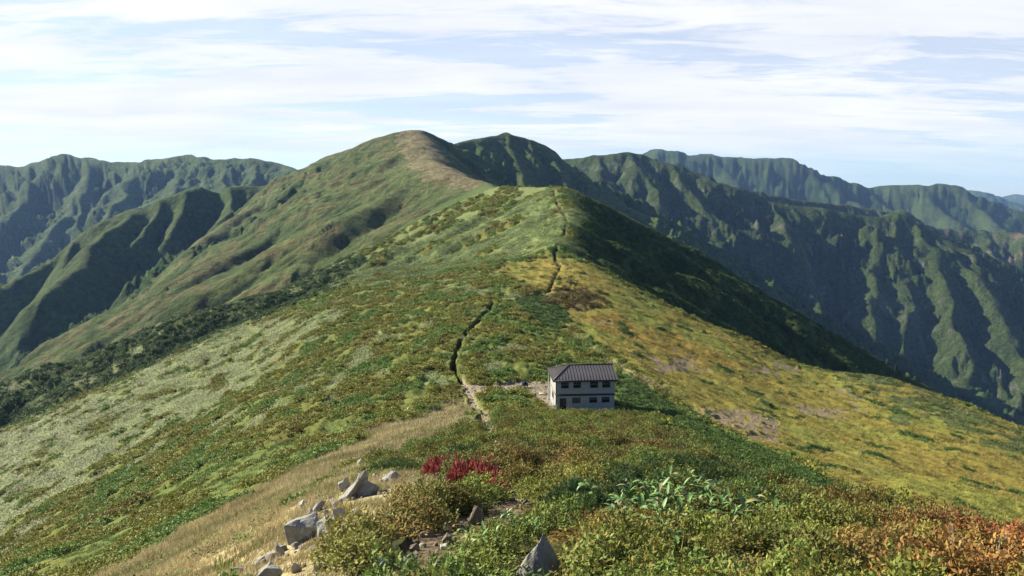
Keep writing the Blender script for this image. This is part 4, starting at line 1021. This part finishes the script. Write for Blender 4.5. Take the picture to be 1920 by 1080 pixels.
rock(765,1048,48,18,0,'long grey step stone low on the path',(0,-.25,.1),.6,45)
rock(715,1055,36,34,0,'grey rock in the shade left of the path',(0,.2,.3),.7,46)
rock(780,1025,34,16,2,'brown step stone across the path',(0,.1,.1),.7,47)
rock(932,834,30,11,1,'pale flat boulder among the shrubs above the crimson patch',(0,-.1,.2),.7,48)
rock(919,842,12,8,1,'small pale stone beside the pale flat boulder',(0,0,.2),.8,49)
rock(862,985,24,12,2,'low brown stone below the split rock',(0,0,.4),.8,50)
rock(765,868,10,6,1,'tiny pale stone in the grass near the pine clumps',(0,0,.3),.8,51)
# the pointed rock at the bottom edge
q = at(1008,1078,30); tip = P(1008, 1000, q[1]); me = rock_mesh(63, (1.0, .6, 1.0), 1.0, 34)
for v in me.vertices:
    u = (v.co.z+.5)/1.0; f = 1.10-0.93*max(0, min(1, u)); v.co.x = v.co.x*f+(.10*u-.05); v.co.y *= f
zt_ = max(v.co.z for v in me.vertices)
me.materials.append(RK[0]); o = new_obj('rock', me); o.location = (tip[0], tip[1], tip[2]-zt_); tag(o, 'tall pointed lichen-spotted rock at the bottom edge of the view', 'rock')
for i, (px, py, w_, h_) in enumerate(((580,958,20,14),(628,940,18,14),(652,928,22,14),(545,1012,24,18),(536,1000,16,14),(482,1058,22,16),(703,892,20,14),(640,988,16,12),(590,1018,20,14),(612,960,16,14),(690,880,12,10),(715,900,14,9))):
    rock(px, py, w_, h_, i % 2, 'small broken stone on the rocky rib left of the path', (0, (i % 5-2)*.25, i), .8, 300+i, group='small broken stones of the left rocky rib')
# stones of the path below the hut
for i, (px, py, w_) in enumerate(((882,742,7),(890,733,6),(876,735,8),(898,766,6),(905,775,8),(911,783,9),(908,791,9),(914,797,10),(893,757,6),(886,750,6),(917,804,9),(902,783,7),(872,727,6),(884,729,5))):
    rock(px, py, w_, w_*.6, 1, 'pale stone on the rough path between the hut and the thicket', (0, 0, i), .8, 200+i, group='pale stones of the path near the hut')
for i, (px, py, w_) in enumerate(((1058,771,10),(1068,772,9),(1078,773,7),(1122,772,7),(1139,771,5))):
    rock(px, py, w_, w_*.5, 1, 'pale stone lying along the front foot of the hut', (0, 0, i), .8, 230+i, group='pale stones at the hut front')
rock(766,772,8,5,1,'lone white stone in the dry grass left of the hut path',(0,0,0),.8,240)
# gravel
def pebble(seed):
    g2 = np.random.default_rng(seed); d = np.array([(x_, y_, z_) for x_ in (-1, 1) for y_ in (-1, 1) for z_ in (-1, 1)], float)*g2.uniform(.25, .5, (8, 3))
    F = np.array([(0,1,3,2),(4,6,7,5),(0,4,5,1),(2,3,7,6),(0,2,6,4),(1,5,7,3)]); return d, F, np.full(8, g2.random())
p, z, g3 = sample(4, 190, lambda r: 4.5/(0.5+r/60)**2, (5, 8, 12), seed=21)
r = np.hypot(p[:, 0], p[:, 1]); kz = (z != 5) | (g3.random(len(p)) < .35); p, z, r = p[kz], z[kz], r[kz]
tt = np.tile(C(.21,.175,.125), (len(p), 1))*g3.uniform(.7, 1.3, (len(p), 1))
rp, rs = [], []
for cx, cy, ux, uy, w, r_ in CLEAR[:17]:
    if r_ > 40: continue
    for k in range(9):
        rp.append((cx+g3.normal()*(.5*w+.18)-ux*.1, cy+g3.normal()*(.5*w+.18)-uy*.1)); rs.append(g3.uniform(.05, .30)*w+.02)
STONE_I = leaf_mat('gravel_stone', 'INSTANCER', 0.0, .9, .1)
put('gravel', [pebble(i) for i in range(4)], p, g3, (.035+r/850)*g3.uniform(.6, 1.9, len(p)), tt, tt*.8, STONE_I, sink=-.1)
rp = np.array(rp); tt = np.tile(C(.19,.18,.16), (len(rp), 1))*g3.uniform(.6, 1.3, (len(rp), 1)); put('rubble', [pebble(10+i) for i in range(5)], rp, g3, np.array(rs), tt, tt*.7, STONE_I, sink=-.1)

# ------------------------------------------------------------------ the hut
def boxes(lst):
    V, F = [], []
    for (x0, x1, y0, y1, z0, z1) in lst:
        b = len(V); V += [(x_, y_, z_) for z_ in (z0, z1) for y_ in (y0, y1) for x_ in (x0, x1)]
        F += [(b, b+2, b+3, b+1), (b+4, b+5, b+7, b+6), (b, b+1, b+5, b+4), (b+2, b+6, b+7, b+3), (b, b+4, b+6, b+2), (b+1, b+3, b+7, b+5)]
    return np.array(V, float), np.array(F)
def part(name, V, F, mat, parent, smooth=False): return new_obj(name, mesh_from(name, V, F, smooth, mat), None, parent)
hut = bpy.data.objects.new('mountain_hut', None); COL.objects.link(hut); HZ = HZ0-0.05
hut.location = (HOUSE_C[0], HOUSE_C[1], HZ); hut.rotation_euler = (0, 0, HROT)
tag(hut, 'two-storey white mountain hut with brown standing-seam hip roof on the saddle', 'hut')
WALLM = solid_mat('white_render', (.27,.265,.24), .85, .10, 1.2, .01); BANDM = solid_mat('dark_trim', (.028,.024,.022), .6, .15); FOUND = solid_mat('concrete_base', (.20,.215,.24), .9, .18, 2.0, .01)
ROOFM = solid_mat('brown_metal_roof', (.095,.084,.08), .42, .10, .8, 0, .5); FRAMEM = solid_mat('window_frame', (.06,.058,.055), .5, .1); DOORM = solid_mat('door_brown', (.050,.034,.030), .5, .2)
def glass():
    k = Nodes('window_glass'); k.b.inputs['Base Color'].default_value = (.018,.022,.020, 1); k.b.inputs['Roughness'].default_value = .08; k.b.inputs['Specular IOR Level'].default_value = .5; return k.m
GLASS = glass(); CURT = solid_mat('brown_curtain', (.11,.075,.045), .8, .2)
W2, D_, HE = 4.5, 7.2, 4.98
def wall_holes(name, L_, z0, z1, holes, xf_, mat, th=.14):
    """outer face with openings and their reveals; xf_ maps (along, inward, up) to the hut"""
    xs = sorted({0, L_, *[h[0] for h in holes], *[h[1] for h in holes]}); zs = sorted({z0, z1, *[h[2] for h in holes], *[h[3] for h in holes]}); V, F = [], []
    def quad(*pp):
        b = len(V); V.extend(xf_(*q_) for q_ in pp); F.append((b, b+1, b+2, b+3))
    for a, b in zip(xs[:-1], xs[1:]):
        for c, d in zip(zs[:-1], zs[1:]):
            if any(h[0] < (a+b)/2 < h[1] and h[2] < (c+d)/2 < h[3] for h in holes): continue
            quad((a, 0, c), (b, 0, c), (b, 0, d), (a, 0, d))
    for x0, x1, c, d in holes:
        quad((x0, 0, c), (x0, 0, d), (x0, th, d), (x0, th, c)); quad((x1, 0, c), (x1, th, c), (x1, th, d), (x1, 0, d))
        quad((x0, 0, c), (x0, th, c), (x1, th, c), (x1, 0, c)); quad((x0, 0, d), (x1, 0, d), (x1, th, d), (x0, th, d))
    return part(name, V, F, mat, hut)
front = lambda a, i, u: (-W2+a, i, u)
left = lambda a, i, u: (-W2+i, D_-a, u)
right = lambda a, i, u: (W2-i, a, u)
back = lambda a, i, u: (W2-a, D_-i, u)
FH = [(.80,1.96,3.68,4.60),(2.67,3.82,3.68,4.60),(5.23,6.44,3.68,4.60),(7.09,8.30,3.68,4.60),(2.51,3.77,1.36,2.22),(5.13,6.33,1.36,2.22),(7.04,8.24,1.36,2.22),(.60,1.61,.10,2.12)]
LH = [(2.6,4.6,1.15,2.25)]
wall_holes('wall', 9.0, .77, HE, [h for h in FH[:7]]+[(.60,1.61,.77,2.12)], front, WALLM); wall_holes('wall', D_, .77, HE, LH, left, WALLM); wall_holes('wall', D_, .77, HE, [], right, WALLM); wall_holes('wall', 9.0, .77, HE, [], back, WALLM)
part('foundation', *boxes([(-W2-.04, -3.9, -.04, .2, -.8, .766), (-2.89, W2+.04, -.04, .2, -.8, .766), (-3.9, -2.89, -.04, .2, -.8, .10), (-W2-.04, -W2+.2, .2, D_+.04, -.8, .766), (W2-.2, W2+.04, .2, D_+.04, -.8, .766), (-W2+.2, W2-.2, D_-.2, D_+.04, -.8, .766)]), FOUND, hut)
part('trim_band', *boxes([(-W2-.03, W2+.03, -.03, .02, 2.48, 2.78)]), BANDM, hut)
part('trim_band', *boxes([(-W2-.033, -W2+.02, .021, D_+.03, 2.56, 2.72)]), solid_mat('grey_trim', (.12,.115,.11), .7), hut)
part('corner_trim', *boxes([(-W2-.035, -W2+.07, -.034, -.001, .79, 2.47), (-W2-.035, -W2+.07, -.034, -.001, 2.79, HE)]), BANDM, hut)
def window(x0, x1, z0, z1, xf_, curtain=False, n_=2):
    V, F = [], []
    def bx(a0, a1, i0_, i1_, u0, u1):
        v, f = boxes([(a0, a1, i0_, i1_, u0, u1)]); b = len(V); V.extend(xf_(*q_) for q_ in v); F.extend(tuple(b+np.array(ff)) for ff in f)
    t_ = .05; bx(x0, x1, .03, .10, z0, z0+t_); bx(x0, x1, .03, .10, z1-t_, z1); bx(x0, x0+t_, .03, .10, z0+t_, z1-t_); bx(x1-t_, x1, .03, .10, z0+t_, z1-t_)
    for k in range(1, n_): m_x = x0+(x1-x0)*k/n_; bx(m_x-.025, m_x+.025, .035, .095, z0+t_, z1-t_)
    w = part('window', V, F, FRAMEM, hut); e = [x0+(x1-x0)*k/n_ for k in range(n_+1)]
    for a, b in zip(e[:-1], e[1:]):
        V, F = [], []; bx(a+.02, b-.02, .060, .070, z0+.03, z1-.03); part('pane', V, F, CURT if curtain else GLASS, w)
    V, F = [], []; bx(x0-.05, x1+.05, -.05, .03, z0-.06, z0-.004); part('sill', V, F, WALLM, w)
for i, h in enumerate(FH[:7]): window(*h, front, i == 4)
window(*LH[0], left, False, 3)
dr_ = part('door', *boxes([(-3.88, -2.91, .07, .12, .12, 2.10)]), DOORM, hut); part('handle', *boxes([(-3.04, -2.98, .03, .069, 1.0, 1.16)]), solid_mat('steel', (.4, .4, .4), .35, .05), dr_)
part('door_step', *boxes([(-4.0, -2.8, -.9, -.06, -.3, .02)]), FOUND, hut)
# roof: hip on the left end, gable on the right
ov = .46; x0, x1, y0, y1 = -W2-ov, W2+ov, -ov, D_+ov; ym = D_/2; zr = HE+1.52; xr0 = x0+2.95; xr1 = x1-.12
ze = HE+.02; t_ = .14
A_, B_, C_, D4, E_, G_ = (x0, y0, ze), (x1, y0, ze), (x1, y1, ze), (x0, y1, ze), (xr0, ym, zr), (xr1, ym, zr)
dn = lambda q_: (q_[0], q_[1], q_[2]-t_)
V = [A_, B_, C_, D4, E_, G_, dn(A_), dn(B_), dn(C_), dn(D4), dn(E_), dn(G_)]
me = bpy.data.meshes.new('roof'); me.from_pydata(V, [], [(0,1,5,4),(2,3,4,5),(3,0,4),(0,6,7,1),(2,8,9,3),(3,9,6,0),(1,7,11,5),(5,11,8,2),(6,9,10),(6,10,11,7),(8,11,10,9)]); me.materials.append(ROOFM)
roof = new_obj('roof', me, None, hut)
def rib(a, b, w, h, nm, mat):
    a, b = Vector(a), Vector(b); d = (b-a); L_ = d.length; d.normalize(); s_ = d.cross(Vector((0, 0, 1))).normalized(); u = s_.cross(d)
    V = [q_+s_*sx*w/2+u*uz for q_ in (a, b) for sx, uz in ((-1, -.01), (1, -.01), (1, h), (-1, h))]
    return part(nm, [tuple(v) for v in V], [(0,1,5,4),(1,2,6,5),(2,3,7,6),(3,0,4,7),(0,3,2,1),(4,5,6,7)], mat, roof)
SEAMM = solid_mat('dark_roof_seam', (.045,.037,.034), .5, .1)
nx = 21
for k in range(1, nx):
    xb = x0+(x1-x0)*k/nx; tt_ = min(1, (xb-x0)/2.95) if xb < xr0 else 1
    rib((xb, y0, ze), (xb, y0+(ym-y0)*tt_*.995, ze+(zr-ze)*tt_*.995), .05, .055, 'seam', SEAMM); rib((xb, y1, ze), (xb, y1-(y1-ym)*tt_*.995, ze+(zr-ze)*tt_*.995), .05, .055, 'seam', SEAMM)
for k in range(1, 18):
    yb = y0+(y1-y0)*k/18; f = 1-abs(yb-ym)/(ym-y0); rib((x0, yb, ze), (x0+2.95*f*.995, yb, ze+(zr-ze)*f*.995), .05, .055, 'seam', SEAMM)
for a, b in ((A_, E_), (D4, E_), (E_, G_)): rib(a, b, .22, .09, 'ridge_cap', SEAMM)
part('fascia', *boxes([(x0-.02, x1+.02, y0-.03, y0-.004, ze-.24, ze+.01), (x0-.03, x0-.004, y0, y1, ze-.24, ze+.01), (x0-.02, x1+.02, y1+.004, y1+.03, ze-.24, ze+.01)]), BANDM, roof)
me = bpy.data.meshes.new('gable_wall'); me.from_pydata([(W2-.001, 0, HE), (W2-.001, D_, HE), (W2-.001, ym, zr-.25)], [], [(0, 1, 2)]); me.materials.append(WALLM); new_obj('gable_wall', me, None, hut)
part('downpipe', *tubes([[(-W2-.32, D_-.25, 0), (-W2-.32, D_-.25, 2.5), (-W2-.32, D_-.25, HE-.15)]], .11, 8), solid_mat('pale_pipe', (.55,.56,.50), .5, .05), hut, True)

# ------------------------------------------------------------------ beside the hut
WOODP = solid_mat('weathered_wood', (.34,.29,.21), .85, .25, 6.0, .004); WOODD = solid_mat('dark_wood', (.045,.032,.026), .75, .3, 6.0)
def empty(name, loc, rz, label, cat):
    o = bpy.data.objects.new(name, None); COL.objects.link(o); o.location = loc; o.rotation_euler = (0, 0, rz); o.empty_display_size = .3; tag(o, label, cat); return o
q = place(980, 727, 170); bn = empty('wooden_bench', (q[0], q[1], q[2]), .12, 'long dark wooden bench on the gravel clearing left of the hut', 'bench')
for k in range(3): part('plank', *boxes([(-.98, .98, -.25+.17*k, -.10+.17*k, .40, .45)]), WOODD, bn)
for xx in (-.85, -.25, .35, .88): part('leg', *boxes([(xx-.06, xx+.06, -.22, .22, -.05, .40)]), WOODD, bn)
part('backrest', *boxes([(.05, .98, .26, .31, .45, .80)]), WOODD, bn)
# the seated walker: one continuous skinned figure
def person_mesh():
    J = {'pel':(0,0,.12,.15),'ab':(0,.02,.30,.14),'ch':(-.01,.03,.48,.16),'nk':(-.02,-.01,.63,.065),'hd0':(-.03,-.03,.70,.085),'hd1':(-.03,-.04,.79,.105),'hd2':(-.03,-.03,.88,.075),
         'shl':(-.19,.02,.54,.075),'ell':(-.25,-.08,.30,.055),'wrl':(-.14,-.30,.20,.04),'hal':(-.10,-.37,.19,.038),'shr':(.17,.02,.54,.075),'elr':(.24,-.07,.30,.055),'wrr':(.12,-.30,.20,.04),'har':(.08,-.37,.19,.038),
         'hil':(-.10,-.04,.09,.10),'knl':(-.14,-.44,.10,.075),'anl':(-.14,-.46,-.32,.05),'tol':(-.15,-.62,-.40,.04),'hir':(.10,-.04,.09,.10),'knr':(.13,-.45,.11,.075),'anr':(.13,-.40,-.32,.05),'tor':(.14,-.57,-.40,.04)}
    E = [('pel','ab'),('ab','ch'),('ch','nk'),('nk','hd0'),('hd0','hd1'),('hd1','hd2'),('ch','shl'),('shl','ell'),('ell','wrl'),('wrl','hal'),('ch','shr'),('shr','elr'),('elr','wrr'),('wrr','har'),('pel','hil'),('hil','knl'),('knl','anl'),('anl','tol'),('pel','hir'),('hir','knr'),('knr','anr'),('anr','tor')]
    kk_ = list(J); me = bpy.data.meshes.new('person'); me.from_pydata([J[k][:3] for k in kk_], [(kk_.index(a), kk_.index(b)) for a, b in E], []); return me, [J[k][3] for k in kk_]
me, rad = person_mesh(); pe = new_obj('person', me); md = pe.modifiers.new('skin', 'SKIN'); me.skin_vertices[0].data[0].use_root = True
for sv, rr in zip(me.skin_vertices[0].data, rad): sv.radius = (rr, rr)
md2 = pe.modifiers.new('smooth', 'SUBSURF'); md2.levels = 1; md2.render_levels = 2; md.use_smooth_shade = True
k = Nodes('dark_clothing'); zc_ = k.n('ShaderNodeSeparateXYZ'); k.l(k.coords(), zc_.inputs[0]); k.l(k.mix(k.remap(zc_.outputs[2], .655, .66, 0, 1), (.020,.022,.034), (.30,.19,.14)), k.b.inputs['Base Color']); me.materials.append(k.m)
c_, s_ = math.cos(.12), math.sin(.12); pe.location = (q[0]+.42*c_, q[1]+.42*s_, q[2]+.45); pe.rotation_euler = (0, 0, .12)
tag(pe, 'person in dark clothing sitting on the long dark bench', 'person')
hv, hf, _ = dome(10, .1, .1, .1, .1, 1); hat = bpy.data.meshes.new('hat'); bm = bmesh.new(); bmesh.ops.create_uvsphere(bm, u_segments=14, v_segments=8, radius=.125); bmesh.ops.delete(bm, geom=[v for v in bm.verts if v.co.z < -.02], context='VERTS'); ret = bmesh.ops.create_circle(bm, cap_ends=True, radius=.19, segments=16); bm.to_mesh(hat); bm.free(); hat.materials.append(solid_mat('black_cloth', (.015,.015,.018), .9))
ho = new_obj('hat', hat, None, pe); ho.location = (-.03, -.03, .86)
bp = bpy.data.meshes.new('backpack'); bm = bmesh.new(); bmesh.ops.create_cube(bm, size=1); bmesh.ops.scale(bm, vec=(.34, .26, .5), verts=bm.verts); bmesh.ops.bevel(bm, geom=list(bm.edges), offset=.09, segments=3, affect='EDGES'); bm.to_mesh(bp); bm.free(); bp.materials.append(solid_mat('pale_blue_fabric', (.34,.37,.46), .8))
bo = new_obj('backpack', bp); bo.location = (q[0]-.12*c_, q[1]-.12*s_, q[2]+.45+.25); bo.rotation_euler = (.1, 0, .3); tag(bo, 'pale blue backpack standing on the bench beside the seated person', 'backpack')
ov_ = new_obj('pocket', mesh_from('pocket', *boxes([(-.12, .12, -.18, -.125, -.18, .06)]), False, bp.materials[0]), None, bo); new_obj('lid', mesh_from('lid', *boxes([(-.15, .15, -.13, .12, .245, .30)]), False, solid_mat('grey_fabric', (.15,.16,.2), .8)), None, bo)
q = place(1004, 735, 170); fr = empty('pole_stand', (q[0], q[1], q[2]), 0, 'pale weathered post with leaning poles tied to it beside the hut', 'pole stand')
part('post', *tubes([[(0, 0, -.2), (.01, 0, .7), (.03, 0, 1.55)]], .075, 8), WOODP, fr, True)
for a, b in (((-.75, .5, .9), (-.02, 0, .62)), ((-.35, .3, 1.5), (-.02, 0, .50)), ((-.95, .6, 1.25), (-.25, .15, .75)), ((-.62, .6, 0), (-.66, .55, 1.4)), ((-1.35, .9, 0), (-1.2, .8, 1.1))):
    a, b = np.array(a), np.array(b); part('pole', *tubes([[a, (a+b)/2, b]], .05, 6), WOODP, fr, True)
q = place(1018, 743, 170); pl = empty('wooden_pallet', (q[0], q[1], q[2]+.03), .06, 'low pale plank platform at the side wall of the hut', 'platform')
for k in range(4): part('plank', *boxes([(-.7, .75, -.46+.24*k, -.25+.24*k, .14, .18)]), WOODP, pl)
for xx in (-.6, .6): part('bearer', *boxes([(xx-.05, xx+.05, -.45, .45, -.06, .14)]), WOODP, pl)
